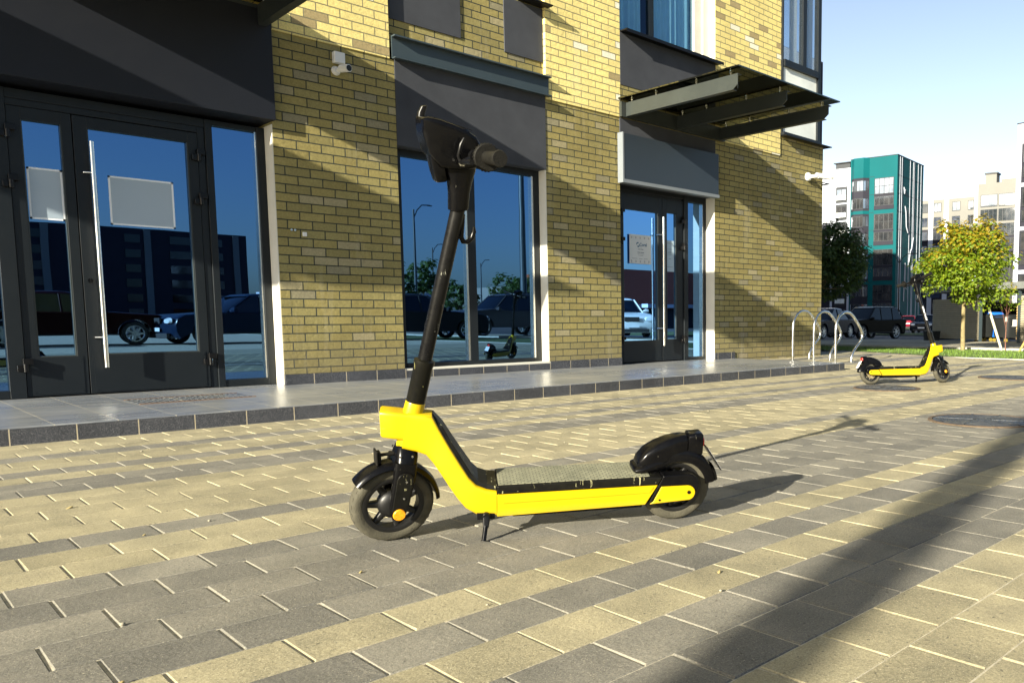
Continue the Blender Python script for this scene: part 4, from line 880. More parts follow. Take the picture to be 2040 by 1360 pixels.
lamp_post('street_lamp', 22.8, -14.6, 9.5, .16, 'second double lamp post reflected beside its twin in the shop window', ((.8, -.6), (-.8, .6)), 1.1)
for i, (x, y) in enumerate(((29, -38), (44, -62), (60, -78), (52, -44))):
    o = lamp_post('street_lamp', x, y, 8.5, .12, 'distant lamp post seen only as a thin reflection in the shop window', ((.9, -.4),), 1.6); o['group'] = 'distant lamp posts reflected in the window'

# ------------------------------------------------------------------ lawn strip and roads
b = sheet('lawn', [13.26, 13.6, 14.5, 15.5, 16.5, 17.05], [-40, 0, 4, 5.7, 6.5, 7.3, 8.1, 12, 30], 0.004, M['soil'])
b = sheet('lawn', [50, 53, 57], [5, 20, 40, 90], 0.03, M['soil']); b = sheet('lawn', [74, 84], [20, 40, 120], 0.03, M['soil'])
M['light_concrete'] = plain('light_pavement', (0.30, 0.27, 0.19), 0.9, var=0.12, scale=2, bump=0.3)
sheet('pavement', [17.20, 18, 19.5, 21.3], [-40, 0, 5.7, 8.1, 12, 30], 0.006, M['light_concrete'])
m = BX()
m.prism([(17.055, -.10), (17.195, -.10), (17.195, .025), (17.055, .035)], -40, 30); struct(m.build('kerb', M['concrete']))
m = BX(); m.prism([(13.203, -.05), (13.255, -.05), (13.255, .012), (13.203, .010)], -40, 30); struct(m.build('kerb', M['concrete']))
sheet('pavement', [21.31, 24, 27, 30], [-6, 5.7, 8.1, 11.0, 14.5], 0.012, M['light_concrete'])
gr = random.Random(11); m = BX()
for i in range(15000):
    x = gr.uniform(13.27, 17.04); y = gr.uniform(3.2, 11.5); z = tz(x, y) + .002; h = gr.uniform(.02, .05); q = gr.uniform(0, 6.28); wd = .004; dx, dy = math.cos(q), math.sin(q); lean = gr.uniform(-.02, .02)
    m.v += [(x - dx * wd, y - dy * wd, z), (x + dx * wd, y + dy * wd, z), (x + dy * lean, y - dx * lean, z + h)]; n_ = len(m.v); m.f.append((n_ - 3, n_ - 2, n_ - 1)); m.mi.append(0); m.sm.append(False)
tag(m.build('grass', M['grass'], fix=False), 'short green grass along the edge of the paved plaza', 'grass', None, 'stuff')
m = BX(); m.box(-30, 13.2, -14, -5.0, -.03, 0.0); 
sheet('pavement', [-60, -1.63, 13.2], [-4.6, -1.72], -0.002, M['light_concrete'])
sheet('lawn', [-60, 0, 60], [-30, -17], -0.01, M['soil'])

# ------------------------------------------------------------------ trees
def leaf_mat(name, a, b_, c_):
    m = NT(name); geo = m.n('ShaderNodeNewGeometry')
    m.l(m.ramp(geo.outputs['Random Per Island'], [(0, a), (0.5, b_), (1, c_)]), m.b.inputs['Base Color']); m.b.inputs['Roughness'].default_value = 0.5
    t = m.n('ShaderNodeBsdfTranslucent'); m.l(m.ramp(geo.outputs['Random Per Island'], [(0, g3(a, 1.2)), (1, g3(c_, 1.2))]), t.inputs[0])
    mx = m.n('ShaderNodeMixShader'); mx.inputs[0].default_value = 0.35; m.l(m.b.outputs[0], mx.inputs[1]); m.l(t.outputs[0], mx.inputs[2]); m.l(mx.outputs[0], m.out.inputs[0]); return m.m
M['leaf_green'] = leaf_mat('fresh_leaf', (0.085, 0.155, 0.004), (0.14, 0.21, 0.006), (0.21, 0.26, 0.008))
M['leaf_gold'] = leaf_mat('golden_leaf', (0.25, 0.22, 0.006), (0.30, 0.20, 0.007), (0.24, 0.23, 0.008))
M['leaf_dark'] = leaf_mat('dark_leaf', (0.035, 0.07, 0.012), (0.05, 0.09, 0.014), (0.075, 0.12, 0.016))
M['bark'] = plain('tree_bark', (0.20, 0.16, 0.075), 0.9, var=0.3, scale=20, bump=0.8, bscale=60)
M['bark_dark'] = plain('reddish_bark', (0.16, 0.075, 0.05), 0.9, var=0.3, scale=20, bump=0.5)
STAR = []
for i in range(10):
    q = math.pi / 2 + 2 * math.pi * i / 10; rr_ = 1.0 if i % 2 == 0 else 0.48
    STAR.append((math.cos(q) * rr_, math.sin(q) * rr_))
def add_leaf(mb, p, nrm, size, rnd, mi=0):
    n_ = nrm.normalized(); a = n_.cross(V(rnd.uniform(-1, 1), rnd.uniform(-1, 1), rnd.uniform(-1, 1))).normalized(); b_ = n_.cross(a)
    o = len(mb.v); mb.v.append(tuple(p + n_ * size * .18))
    for (u_, v__) in STAR: mb.v.append(tuple(p + a * u_ * size + b_ * v__ * size))
    for k in range(10): mb.f.append((o, o + 1 + k, o + 1 + (k + 1) % 10)); mb.mi.append(mi); mb.sm.append(False)
def tree(name, x, y, z, trunk_h, trunk_r, cc, rad, nclump, nleaf, size, mats, gold, label, group=None, seed=1, cat='tree', bark='bark', squash=1.0):
    rnd = random.Random(seed); root = empty(name, (x, y, z)); tag(root, label, cat, group)
    cc = V(*cc); base = V(x, y, z); fork_ = V(x + rnd.uniform(-.02, .02), y, z + trunk_h)
    m = BX(); m.tube([base - V(0, 0, .05), base + V(.01, 0, .03), base.lerp(fork_, .5) + V(.01, .008, 0), fork_, fork_.lerp(cc, .6)], [trunk_r * 1.35, trunk_r * 1.08, trunk_r * .95, trunk_r * .85, trunk_r * .45], 14)
    clumps = []
    for i in range(nclump):
        q = 2 * math.pi * (i * .618034 % 1); h = 1 - 2 * (i + .5) / nclump
        rr_ = math.sqrt(1 - h * h); k = rnd.uniform(.62, 1.0) if i % 5 else rnd.uniform(.2, .5)
        taper = 1.0 if h < .1 else 1.0 - .28 * h
        clumps.append(cc + V(math.cos(q) * rr_ * rad[0] * k * taper, math.sin(q) * rr_ * rad[1] * k * taper, h * rad[2] * k + rnd.uniform(-.05, .05) * rad[2]))
    for i, c in enumerate(clumps):
        if i % 3 == 0:
            s = fork_.lerp(cc, rnd.uniform(0, .55)); mid = s.lerp(c, .5) + V(0, 0, -.04 * rad[2]); m.tube([s, mid, c], [trunk_r * .34, trunk_r * .2, trunk_r * .06], 6)
    PR(m, 'trunk', M[bark], root)
    m = BX()
    for c in clumps:
        cr = min(rad) * rnd.uniform(.22, .36)
        for j in range(nleaf):
            d = V(rnd.gauss(0, 1), rnd.gauss(0, 1), rnd.gauss(0, 1)).normalized(); p = c + V(d.x * cr, d.y * cr, d.z * cr * .75) * rnd.uniform(.45, 1.1)
            nn = (d + V(0, 0, .9) + V(rnd.uniform(-.6, .6), rnd.uniform(-.6, .6), rnd.uniform(-.3, .3)))
            hh = (p.z - cc.z) / rad[2]; g_ = 1 if rnd.random() < gold * max(0, .25 + hh) else 0
            add_leaf(m, p, nn, size * rnd.uniform(.7, 1.25), rnd, g_)
    PR(m, 'crown', [M[k] for k in mats], root)
    return root
tree('maple_tree', 16.42, 7.33, -.02, .95, .046, (16.42, 7.33, 1.86), (.97, .97, .90), 78, 130, .040, ('leaf_green', 'leaf_gold'), .75, 'small sunlit maple with a yellow-green crown turning gold at the top', seed=4)
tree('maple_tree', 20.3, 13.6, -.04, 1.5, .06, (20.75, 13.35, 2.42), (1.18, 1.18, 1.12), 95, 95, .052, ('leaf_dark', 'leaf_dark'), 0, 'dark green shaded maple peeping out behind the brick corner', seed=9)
# sapling tied to stakes
r_ = tree('young_sapling', 17.03, 6.66, -.02, .42, .012, (17.03, 6.66, 1.15), (.30, .30, .34), 26, 13, .026, ('leaf_green', 'leaf_gold'), .5, 'thin sapling with sparse leaves beside its stakes at the right', seed=5, bark='bark_dark')
m = BX(); m.tube([(17.03, 6.66, .60), (17.03, 6.66, .70)], [.03, .025], 10); PR(m, 'tie', plain('burlap_tie', (0.36, 0.25, 0.22), 0.9), r_)
M['wood_pale'] = plain('pale_wood', (0.58, 0.54, 0.40), 0.8, var=0.1, scale=8); M['wood_orange'] = plain('orange_wood', (0.48, 0.30, 0.08), 0.8, var=0.15, scale=10)
tag(BX().loft([(V(16.78, 6.93, .85), V(1, 0, 0), V(0, 1, 0), .026, .026), (V(16.98, 6.70, -.05), V(1, 0, 0), V(0, 1, 0), .026, .026)], 12, 3).build('wooden_stake', M['wood_pale']), 'pale leaning wooden stake left of the sapling', 'stake')
tag(BX().loft([(V(16.93, 5.98, .62), V(1, 0, 0), V(0, 1, 0), .022, .022), (V(16.75, 6.28, -.05), V(1, 0, 0), V(0, 1, 0), .022, .022)], 12, 3).build('wooden_stake', M['wood_orange']), 'orange-brown leaning stake at the right edge of the photo', 'stake')
for i, (x, y, s_) in enumerate(((26, -36, 1.0), (34, -46, 1.2), (41, -52, .9), (47, -50, 1.1), (56, -66, 1.3), (62, -60, 1.0), (70, -64, 1.3), (84, -70, 1.4))):
    tree('maple_tree', x, y, 0, 1.4 * s_, .12, (x, y, 3.0 * s_), (2.0 * s_, 2.0 * s_, 1.7 * s_), 26, 26, .22, ('leaf_dark', 'leaf_dark'), 0, 'dark street tree seen only as a reflection in the shop glass', 'street trees reflected in the shop glass', seed=20 + i)

# ------------------------------------------------------------------ cars
def paint(name, col, rough=0.22): 
    m = plain(name, col, rough, 0.0, var=0.02, coat=0.0, spec=0.12); return m
M['car_glass'] = plain('car_glass', (0.002, 0.003, 0.004), 0.05, var=0.05, spec=0.6)
M['car_trim'] = plain('car_trim', (0.02, 0.02, 0.02), 0.6)
M['alloy'] = plain('alloy', (0.60, 0.60, 0.60), 0.3, 0.7, var=0.05)
M['lamp'] = plain('car_headlamp', (0.75, 0.78, 0.80), 0.12, var=0.1, coat=1)
def make_car(name, pos, rz, L, W, H, col, label, suv=False, group=None):
    """local frame: front towards +x, origin on the ground under the middle"""
    root = empty(name, pos, (0, 0, rz)); tag(root, label, 'car', group)
    pm = paint('paint_' + name + str(len(bpy.data.materials)), col)
    hw = W / 2; wr = .37 if suv else .31; fxw = L * .30; rxw = -L * .305; gc = .24 if suv else .17; belt = H * (.60 if suv else .62); hood = H * (.62 if suv else .60)
    # lower body: outline with wheel arches, lofted across the width
    def arch(cx): return [(cx + (wr + .07) * math.cos(R(a)), wr + (wr + .07) * math.sin(R(a))) for a in range(180, -1, -20)]
    bot = [(-L / 2 + .06, gc + .12), (-L / 2 + .14, gc)] + [p for p in arch(rxw) if p[1] > gc] + [p for p in arch(fxw) if p[1] > gc] + [(L / 2 - .12, gc), (L / 2 - .03, gc + .15)]
    top = [(L / 2, hood * .62), (L / 2 - .07, hood * .84), (L / 2 - .35, hood * .95), (L * .20, hood + .03), (0, belt), (-L * .30, belt + .02), (-L / 2 + .10, belt + (.05 if suv else -.02)), (-L / 2, belt - .22)]
    poly = bot + top
    m = BX(); cxm, czm = 0, H * .33; vs = []; nP = len(poly)
    secs = [(-hw + .0, .93), (-hw + .05, .985), (-hw * .80, 1.0), (0, 1.01), (hw * .80, 1.0), (hw - .05, .985), (hw, .93)]
    for yy, k in secs:
        for (px, pz) in poly:
            inarch = pz <= wr * 2 + .08 and pz < belt - .15 and abs(px) < L * .45 and pz > gc - .01
            kk = 1 if inarch else k
            end = 1 - .045 * (abs(yy) / hw) ** 3
            vs.append((px * (end if abs(px) > L * .45 else 1), yy, czm + (pz - czm) * kk))
    fs = []
    for i in range(len(secs) - 1):
        for k in range(nP): k2 = (k + 1) % nP; fs.append((i * nP + k, i * nP + k2, (i + 1) * nP + k2, (i + 1) * nP + k))
    fs += [tuple(range(nP)), tuple((len(secs) - 1) * nP + k for k in reversed(range(nP)))]
    m.add(vs, fs, 0, False)
    body = m.build('body', pm, root, bevel=.012)
    # greenhouse and roof
    rf, rr_ = (L * .205, -L * .455) if suv else (L * .19, -L * .36)
    tf, tr = (L * .055, -L * .385) if suv else (L * .02, -L * .20)
    def ring(z, f, r_, wd): return [(f, -wd * .82, z), (f - .10, -wd, z), (r_ + .12, -wd, z), (r_, -wd * .84, z), (r_, wd * .84, z), (r_ + .12, wd, z), (f - .10, wd, z), (f, wd * .82, z)]
    m = BX(); r0 = ring(belt - .03, rf, rr_, hw * .93); r1 = ring(H - .075, tf, tr, hw * .76)
    m.add(r0 + r1, [(k, (k + 1) % 8, 8 + (k + 1) % 8, 8 + k) for k in range(8)] + [tuple(range(8, 16))], 0); m.build('windows', M['car_glass'], root, bevel=.01)
    m = BX(); r2 = ring(H - .085, tf + .05, tr - .06, hw * .775); r3 = ring(H - .02, tf - .12, tr + .08, hw * .68); r4 = ring(H, tf - .35, tr + .30, hw * .55)
    m.add(r2 + r3 + r4, [(k, (k + 1) % 8, 8 + (k + 1) % 8, 8 + k) for k in range(8)] + [(8 + k, 8 + (k + 1) % 8, 16 + (k + 1) % 8, 16 + k) for k in range(8)] + [tuple(range(16, 24)), tuple(reversed(range(8)))], 0)
    for s in (-1, 1):                                                   # pillars
        for fa, fb in (((r0[0][0], r0[1][1]), (r1[0][0], r1[1][1])), ((L * -.03, hw * .93), (L * -.04, hw * .77)), ((L * -.235 if suv else rr_ + .3, hw * .93), (L * -.245 if suv else tr + .1, hw * .77)), ((rr_ + .10, hw * .92), (tr + .05, hw * .77))):
            m.tube([(fa[0] - .05, s * abs(fa[1]), belt - .03), (fb[0] - .05, s * abs(fb[1]), H - .07)], .028, 6)
    m.build('roof', pm, root, bevel=.01)
    if suv:
        for s in (-1, 1): BX().tube([(tf - .05, s * hw * .66, H - .02), (tf - .2, s * hw * .66, H + .035), (tr + .25, s * hw * .66, H + .035), (tr + .1, s * hw * .66, H - .02)], .018, 8).build('roof_rail', M['car_trim'], root)
    for s in (-1, 1):
        m = BX(); m.loft([(V(rf - .18, s * hw * .94, belt + .02), V(1, 0, 0), V(0, 0, 1), .05, .05), (V(rf - .20, s * (hw + .06), belt + .06), V(1, 0, 0), V(0, 0, 1), .07, .08), (V(rf - .20, s * (hw + .17), belt + .06), V(1, 0, 0), V(0, 0, 1), .05, .06)], 12, 3); m.build('mirror', pm, root)
        m = BX(); m.loft([(V(L / 2 - .05, s * hw * .72, hood * .76), V(0, 1, 0), V(0, 0, 1), .17, .075), (V(L / 2 + .005, s * hw * .70, hood * .74), V(0, 1, 0), V(0, 0, 1), .13, .055)], 16, 3); m.build('headlight', M['lamp'], root)
        m = BX(); m.loft([(V(-L / 2 + .05, s * hw * .86, belt - .13), V(0, 1, 0), V(0, 0, 1), .12, .10), (V(-L / 2 - .012, s * hw * .84, belt - .14), V(0, 1, 0), V(0, 0, 1), .09, .08)], 16, 4); m.build('tail_light', M['red'], root)
        for cx in (fxw, rxw):
            m = BX(); m.lathe([(wr - .10, -.105), (wr - .03, -.11), (wr - .005, -.09), (wr, -.05), (wr, .05), (wr - .005, .09), (wr - .03, .11), (wr - .10, .105)], (cx, s * (hw - .13), wr), 'y', 32, closed=True)
            t = m.build('wheel', M['car_trim'], root)
            m = BX(); y_ = s * (hw - .035)
            m.lathe([(wr - .12, 0), (wr - .095, s * .012), (wr - .085, 0), (wr - .095, -s * .05), (wr - .12, -s * .05)], (cx, y_, wr), 'y', 32, closed=True)
            for k in range(7):
                q = 2 * math.pi * k / 7; d = V(math.cos(q), 0, math.sin(q)); tt = V(-math.sin(q), 0, math.cos(q)); m.loft([(V(cx, y_, wr) + d * .03, tt, V(0, 1, 0), .035, .015), (V(cx, y_, wr) + d * (wr - .10), tt, V(0, 1, 0), .022, .012)], 8, 4)
            m.lathe([(0, s * .02), (.05, s * .016), (.06, 0)], (cx, y_, wr), 'y', 16); m.build('rim', M['alloy'], t)
    m = BX(); m.box(L / 2 - .03, L / 2 + .012, -hw * .30, hw * .30, hood * .66, hood * .84); m.box(L / 2 - .06, L / 2 + .015, -hw * .7, hw * .7, gc + .02, gc + .14); m.build('grille', M['car_trim'], root)
    m = BX(); m.box(L / 2 + .013, L / 2 + .02, -.26, .26, gc + .19, gc + .29); m.build('number_plate', M['plate'], root)
    m = BX(); m.box(-L / 2 - .02, -L / 2 - .008, -.26, .26, gc + .30, gc + .40); m.build('number_plate', M['plate'], root)
    m = BX()
    for s in (-1, 1): m.box(-L * .22, L * .22, s * (hw - .004) - .012, s * (hw - .004) + .012, gc + .10, gc + .14)
    m.build('side_trim', M['car_trim'], root)
    return root
PIr = math.pi
make_car('parked_car', (13.6, -9.6, 0), R(5), 4.5, 1.8, 1.5, (0.02, 0.022, 0.026), 'dark grey car reflected low in the left pane of the shop window')
make_car('parked_car', (18.9, -12.5, 0), R(184), 4.5, 1.82, 1.68, (0.05, 0.05, 0.055), 'dark silver estate car reflected low in the shop window', True)
make_car('parked_car', (37.85, 22.29, tz(37.85, 0)), R(172), 4.67, 1.87, 1.72, (0.002, 0.0024, 0.0035), 'black estate off-road car with silver wheels parked behind the hoops', True)
make_car('parked_car', (38.6, 25.4, tz(38.6, 0)), R(172), 4.5, 1.78, 1.45, (0.008, 0.025, 0.075), 'dark blue saloon mostly hidden behind the black car')
make_car('parked_car', (31.6, 21.0, tz(31.6, 0)), PIr + .1, 4.4, 1.75, 1.40, (0.006, 0.012, 0.03), 'dark car with its red tail lamp showing past the brick corner')
make_car('parked_car', (86.5, 45.3, -.5), R(25), 4.3, 1.75, 1.45, (0.16, 0.008, 0.02), 'small burgundy hatchback seen from behind in the distance')
make_car('parked_car', (60.0, 29.9, -.5), PIr + .3, 4.4, 1.78, 1.45, (0.01, 0.014, 0.022), 'dark car half hidden at the left end of the bin shelter')
make_car('parked_car', (20.6, -7.4, 0), R(118), 4.5, 1.78, 1.45, (0.70, 0.70, 0.68), 'silver-white car reflected in the far glass door')
make_car('parked_car', (8.4, -10.2, 0), R(170), 4.5, 1.78, 1.42, (0.008, 0.018, 0.04), 'dark blue car reflected low in the left side pane')
make_car('parked_car', (4.6, -11.0, 0), R(10), 4.4, 1.75, 1.42, (0.02, 0.004, 0.004), 'dark red car reflected low in the wide left door')
make_car('parked_car', (-.6, -10.4, 0), R(186), 4.6, 1.85, 1.65, (0.012, 0.014, 0.02), 'black car reflected low in the narrow left door', True)

# ------------------------------------------------------------------ bin shelter
E_ = V(-.498, -.867, 0).normalized(); N_ = V(-.867, .498, 0).normalized(); P0 = V(25.37, 12.42, 0)
zs = -.06
sh = empty('bin_shelter', (25.37, 12.42, zs)); tag(sh, 'low flat-roofed bin shelter with horizontal slat walls at the right', 'shelter')
def SB(mb, a0, a1, b0, b1, z0, z1):
    p = [P0 + E_ * a + N_ * b_ for a, b_ in ((a0, b0), (a1, b0), (a1, b1), (a0, b1))]
    return mb.add([(q.x, q.y, z0 + zs) for q in p] + [(q.x, q.y, z1 + zs) for q in p], [(0, 3, 2, 1), (4, 5, 6, 7), (0, 1, 5, 4), (1, 2, 6, 5), (2, 3, 7, 6), (3, 0, 4, 7)])
M['slat'] = plain('cream_slat', (0.36, 0.32, 0.22), 0.7, var=0.08); M['slat_orange'] = plain('pine_slat', (0.55, 0.36, 0.16), 0.75, var=0.12)
def louvre(a0, a1, b0, z0, z1, nsl, mat, nm='slat_wall'):
    m = BX()
    for i in range(nsl):
        z = z0 + (z1 - z0) * i / nsl; p = [P0 + E_ * a + N_ * b_ for a, b_ in ((a0, b0), (a1, b0), (a1, b0 - .012), (a0, b0 - .012))]; h = (z1 - z0) / nsl * .88; q = [P0 + E_ * a + N_ * b_ for a, b_ in ((a0, b0 - .03), (a1, b0 - .03), (a1, b0 - .042), (a0, b0 - .042))]
        m.add([(v_.x, v_.y, z + zs) for v_ in p] + [(v_.x, v_.y, z + h + zs) for v_ in q], [(0, 3, 2, 1), (4, 5, 6, 7), (0, 1, 5, 4), (1, 2, 6, 5), (2, 3, 7, 6), (3, 0, 4, 7)])
    return PR(m, nm, mat, sh)
louvre(0, 2.48, 0, .07, 1.35, 20, M['slat']); louvre(4.30, 7.0, .0, .07, 1.37, 20, M['slat'])
p_side = louvre(4.02, 4.28, -.10, .10, 1.10, 13, M['slat_orange'])
for a in (2.52, 4.24): PR(SB(BX(), a, a + .07, -.03, .04, 0, 1.56), 'post', M['beam_grey'], sh)
for a in (.02, 2.3, 4.5): PR(SB(BX(), a, a + .06, -3.0, -2.94, 0, 1.56), 'post', M['black_metal'], sh)
m = BX(); SB(m, -.4, 7.2, -3.2, .15, 1.56, 1.76); PR(m, 'roof', plain('roof_fascia', (0.17, 0.18, 0.17), 0.6), sh)
m = BX(); SB(m, 0, 7.0, -3.04, -3.0, .0, 1.25); SB(m, -.02, .02, -3.0, -.05, 0, 1.3); PR(m, 'back_wall', M['interior'], sh)
M['bin_black'] = plain('black_bin_plastic', (0.016, 0.018, 0.018), 0.5); M['bin_blue'] = plain('blue_bin_plastic', (0.015, 0.14, 0.62), 0.4, var=0.04); M['wheel_yellow'] = plain('yellow_wheel', (0.25, 0.19, 0.03), 0.6)
def bin_(a, b_, wd, dp, h, mat, label, lbl=False):
    c = P0 + E_ * a + N_ * b_; o = empty('wheeled_bin', (c.x, c.y, zs)); tag(o, label, 'bin', 'wheeled bins inside the shelter')
    m = BX(); m.loft([(c + V(0, 0, zs + z), E_, N_, wd * k, dp * k) for z, k in ((.14, .40), (.20, .43), (h * .85, .5), (h * .86, .53), (h * .9, .53))], 28, 6); PR(m, 'body', mat, o)
    m = BX(); m.loft([(c + V(0, 0, zs + z), E_, N_, wd * k, dp * k) for z, k in ((h * .905, .53), (h * .94, .53), (h * .985, .45), (h, .30))], 28, 5); PR(m, 'lid', mat, o)
    for s in (-1, 1):
        m = BX(); q = c + E_ * (s * wd * .34) + N_ * (dp * .40); m.tube([q + V(0, 0, zs + .055) - E_ * .02, q + V(0, 0, zs + .055) + E_ * .02], .055, 18); PR(m, 'wheel', M['wheel_yellow'], o)
    if lbl: 
        q = c + E_ * (wd * .53); m = BX(); p = [q + N_ * s for s in (-.17, .17)]; m.add([(p[0].x, p[0].y, zs + .48), (p[1].x, p[1].y, zs + .48), (p[1].x, p[1].y, zs + .68), (p[0].x, p[0].y, zs + .68)] + [(p[0].x - E_.x * .05, p[0].y - E_.y * .05, zs + .48), (p[1].x - E_.x * .05, p[1].y - E_.y * .05, zs + .48), (p[1].x - E_.x * .05, p[1].y - E_.y * .05, zs + .68), (p[0].x - E_.x * .05, p[0].y - E_.y * .05, zs + .68)], [(0, 1, 2, 3), (7, 6, 5, 4), (0, 4, 5, 1), (2, 6, 7, 3)]); PR(m, 'label', M['plate'], o)
bin_(2.02, -.55, .40, .5, .86, M['bin_black'], 'narrow black bin at the left of the shelter opening'); bin_(1.98, -.92, .42, .5, .92, M['bin_blue'], 'bright blue wheeled bin behind the narrow black one'); bin_(2.75, -.85, .78, .7, .84, M['bin_black'], 'wide black bin with a white label in the shelter', True)
for a, lab in ((.25, 'low dark bin at the left end of the slat wall'), (.62, 'low dark bin in front of the slat wall, nearer its middle')):
    c = P0 + E_ * a + N_ * .3; o = tag(empty('litter_bin', (c.x, c.y, zs)), lab, 'bin'); m = BX(); m.loft([(c + V(0, 0, zs + z), E_, N_, .14 * k, .13 * k) for z, k in ((0, .9), (.27, 1), (.28, 1.06), (.31, 1.06))], 20, 6); PR(m, 'body', M['bin_black'], o)
# traffic signs
sg_ = empty('traffic_sign', (25.95, 12.55, -.09)); tag(sg_, 'thin dark pole with a round grey sign back and a blue parking sign', 'sign')
PR(BX().tube([(25.95, 12.55, -.1), (25.95, 12.55, 2.25)], .028, 10), 'pole', M['black_metal'], sg_)
FWD = V(.739, .6735, 0).normalized(); RT = V(.6735, -.739, 0).normalized()
m = BX(); vs = []
cpos = V(25.92, 12.50, 1.80)
for k in range(2):
    for i in range(28): q = 2 * math.pi * i / 28; vs.append(cpos + RT * (.19 * math.cos(q)) + V(0, 0, .20 * math.sin(q)) - FWD * (.012 * k + .03))
m.add(vs, [tuple(range(28)), tuple(reversed(range(28, 56)))] + [(i, (i + 1) % 28, 28 + (i + 1) % 28, 28 + i) for i in range(28)]); PR(m, 'round_sign', plain('grey_sign_back', (0.40, 0.45, 0.50), 0.35, 0.4), sg_)
def rb(mb, c, hw_, hh, th=.01, off=0):
    vs = []
    for k in range(2):
        for sx, sz in ((-1, -1), (1, -1), (1, 1), (-1, 1)): vs.append(c + RT * (hw_ * sx) + V(0, 0, hh * sz) - FWD * (off + th * k))
    return mb.add(vs, [(0, 1, 2, 3), (7, 6, 5, 4), (0, 4, 5, 1), (1, 5, 6, 2), (2, 6, 7, 3), (3, 7, 4, 0)])
pc = V(25.80, 12.60, 1.62)
PR(rb(BX(), pc, .20, .26), 'parking_sign', plain('blue_sign', (0.01, 0.07, 0.32), 0.4), sg_)
m = BX(); rb(m, pc - RT * .05, .025, .16, .004, .012); rb(m, pc + RT * .02 + V(0, 0, .14), .05, .025, .004, .012); rb(m, pc + RT * .02 + V(0, 0, .01), .05, .025, .004, .012); rb(m, pc + RT * .07 + V(0, 0, .075), .025, .05, .004, .012); PR(m, 'letter', M['plate'], sg_)
# ------------------------------------------------------------------ far buildings
M['teal'] = plain('teal_cladding', (0.004, 0.085, 0.095), 0.55, var=0.05, scale=.3, spec=0.08)
M['white_clad'] = plain('white_cladding', (0.46, 0.49, 0.56), 0.6, var=0.04, scale=.3, spec=0.08)
M['dark_clad'] = plain('dark_cladding', (0.028, 0.028, 0.038), 0.6, var=0.08, scale=.3, spec=0.08)
M['beige_clad'] = plain('beige_cladding', (0.19, 0.187, 0.172), 0.7, var=0.05, scale=.3, spec=0.08)
M['far_frame'] = plain('dark_window_frame', (0.018, 0.022, 0.028), 0.5)
def far_glass(name, k, metal):
    m = NT(name); v = m.coord(); n = m.noise(v, .45, 3)
    m.l(m.ramp(n, [(0.35, (k * .45, k * .5, k * .56)), (0.6, (k, k, k))]), m.b.inputs['Base Color']); m.b.inputs['Metallic'].default_value = metal; m.b.inputs['Roughness'].default_value = .06
    return m.m
M['far_glass'] = far_glass('bright_reflecting_glass', .85, .95)
M['far_glass_dark'] = far_glass('dark_reflecting_glass', .22, .8)
M['panel_line'] = plain('panel_joint', (0.002, 0.03, 0.035), .7)
class Face:
    """a facade plane: origin, direction e along it, outward normal n"""
    def __init__(s, o, e, n): s.o = V(*o); s.e = V(*e).normalized(); s.n = V(*n).normalized()
    def box(s, mb, a0, a1, z0, z1, d0, d1, mi=0):
        p = [s.o + s.e * a + s.n * d for a, d in ((a0, d0), (a1, d0), (a1, d1), (a0, d1))]
        return mb.add([(q.x, q.y, z0) for q in p] + [(q.x, q.y, z1) for q in p], [(0, 3, 2, 1), (4, 5, 6, 7), (0, 1, 5, 4), (1, 2, 6, 5), (2, 3, 7, 6), (3, 0, 4, 7)], mi)
def window(F, root, a0, a1, z0, z1, nx, nz, gm='far_glass', t=.09, rows=None, d=.0):
    m = BX(); F.box(m, a0, a0 + t, z0, z1, d + .0, d + .10); F.box(m, a1 - t, a1, z0, z1, d, d + .10); F.box(m, a0 + t, a1 - t, z0, z0 + t, d, d + .10); F.box(m, a0 + t, a1 - t, z1 - t, z1, d, d + .10)
    for i in range(1, nx): a = a0 + (a1 - a0) * i / nx; F.box(m, a - t * .4, a + t * .4, z0 + t, z1 - t, d, d + .09)
    for i in range(1, nz): z = z0 + (z1 - z0) * i / nz; F.box(m, a0 + t, a1 - t, z - t * .4, z + t * .4, d, d + .085)
    w_ = PR(m, 'window', M['far_frame'], root)
    m = BX(); F.box(m, a0 + .02, a1 - .02, z0 + .02, z1 - .02, d + .01, d + .045); p = m.build('pane', M[gm], w_); return w_
def block(name, F, parts_, dep, label, z0=-.5):
    root = empty(name, (F.o.x, F.o.y, z0)); tag(root, label, 'building')
    for nm, a0, a1, za, zb, mat, d in parts_: m = BX(); F.box(m, a0, a1, za, zb, -dep, d); PR(m, nm, M[mat], root)
    return root
def boxp(root, F, nm, mat, *bs):
    m = BX()
    for b_ in bs: F.box(m, *b_)
    return PR(m, nm, M[mat], root)

# teal tower
Ft = Face((122.59, 66.81, 0), (-.13, .9915, 0), (-.9915, -.13, 0)); Fs = Face((122.59, 66.81, 0), (.9915, .13, 0), (.13, -.9915, 0))
tl = empty('teal_tower', (122.59, 66.81, -.5)); tag(tl, 'teal and white apartment tower with glazed balconies and white stripes on its end wall', 'building')
boxp(tl, Ft, 'teal_wall', 'teal', (0, 8.35, -.5, 27.5, -12.5, 0)); boxp(tl, Ft, 'white_wall', 'white_clad', (8.36, 30, 17.0, 26.3, -16.0, -.15)); boxp(tl, Ft, 'dark_wall', 'dark_clad', (8.36, 30, -.5, 16.98, -16.0, -.15))
boxp(tl, Ft, 'white_pier', 'white_clad', (8.36, 8.8, 0, 16.97, -.14, -.05), (11.6, 12.0, 0, 16.97, -.14, -.05))
boxp(tl, Ft, 'parapet', 'far_frame', (-.05, 8.35, 27.5, 27.62, -12.6, .06)); boxp(tl, Ft, 'roof_vent', 'far_frame', (8.9, 11.6, 26.3, 27.35, -4, -1), (8.6, 11.9, 27.35, 27.5, -4.3, -.7), )
vs = []
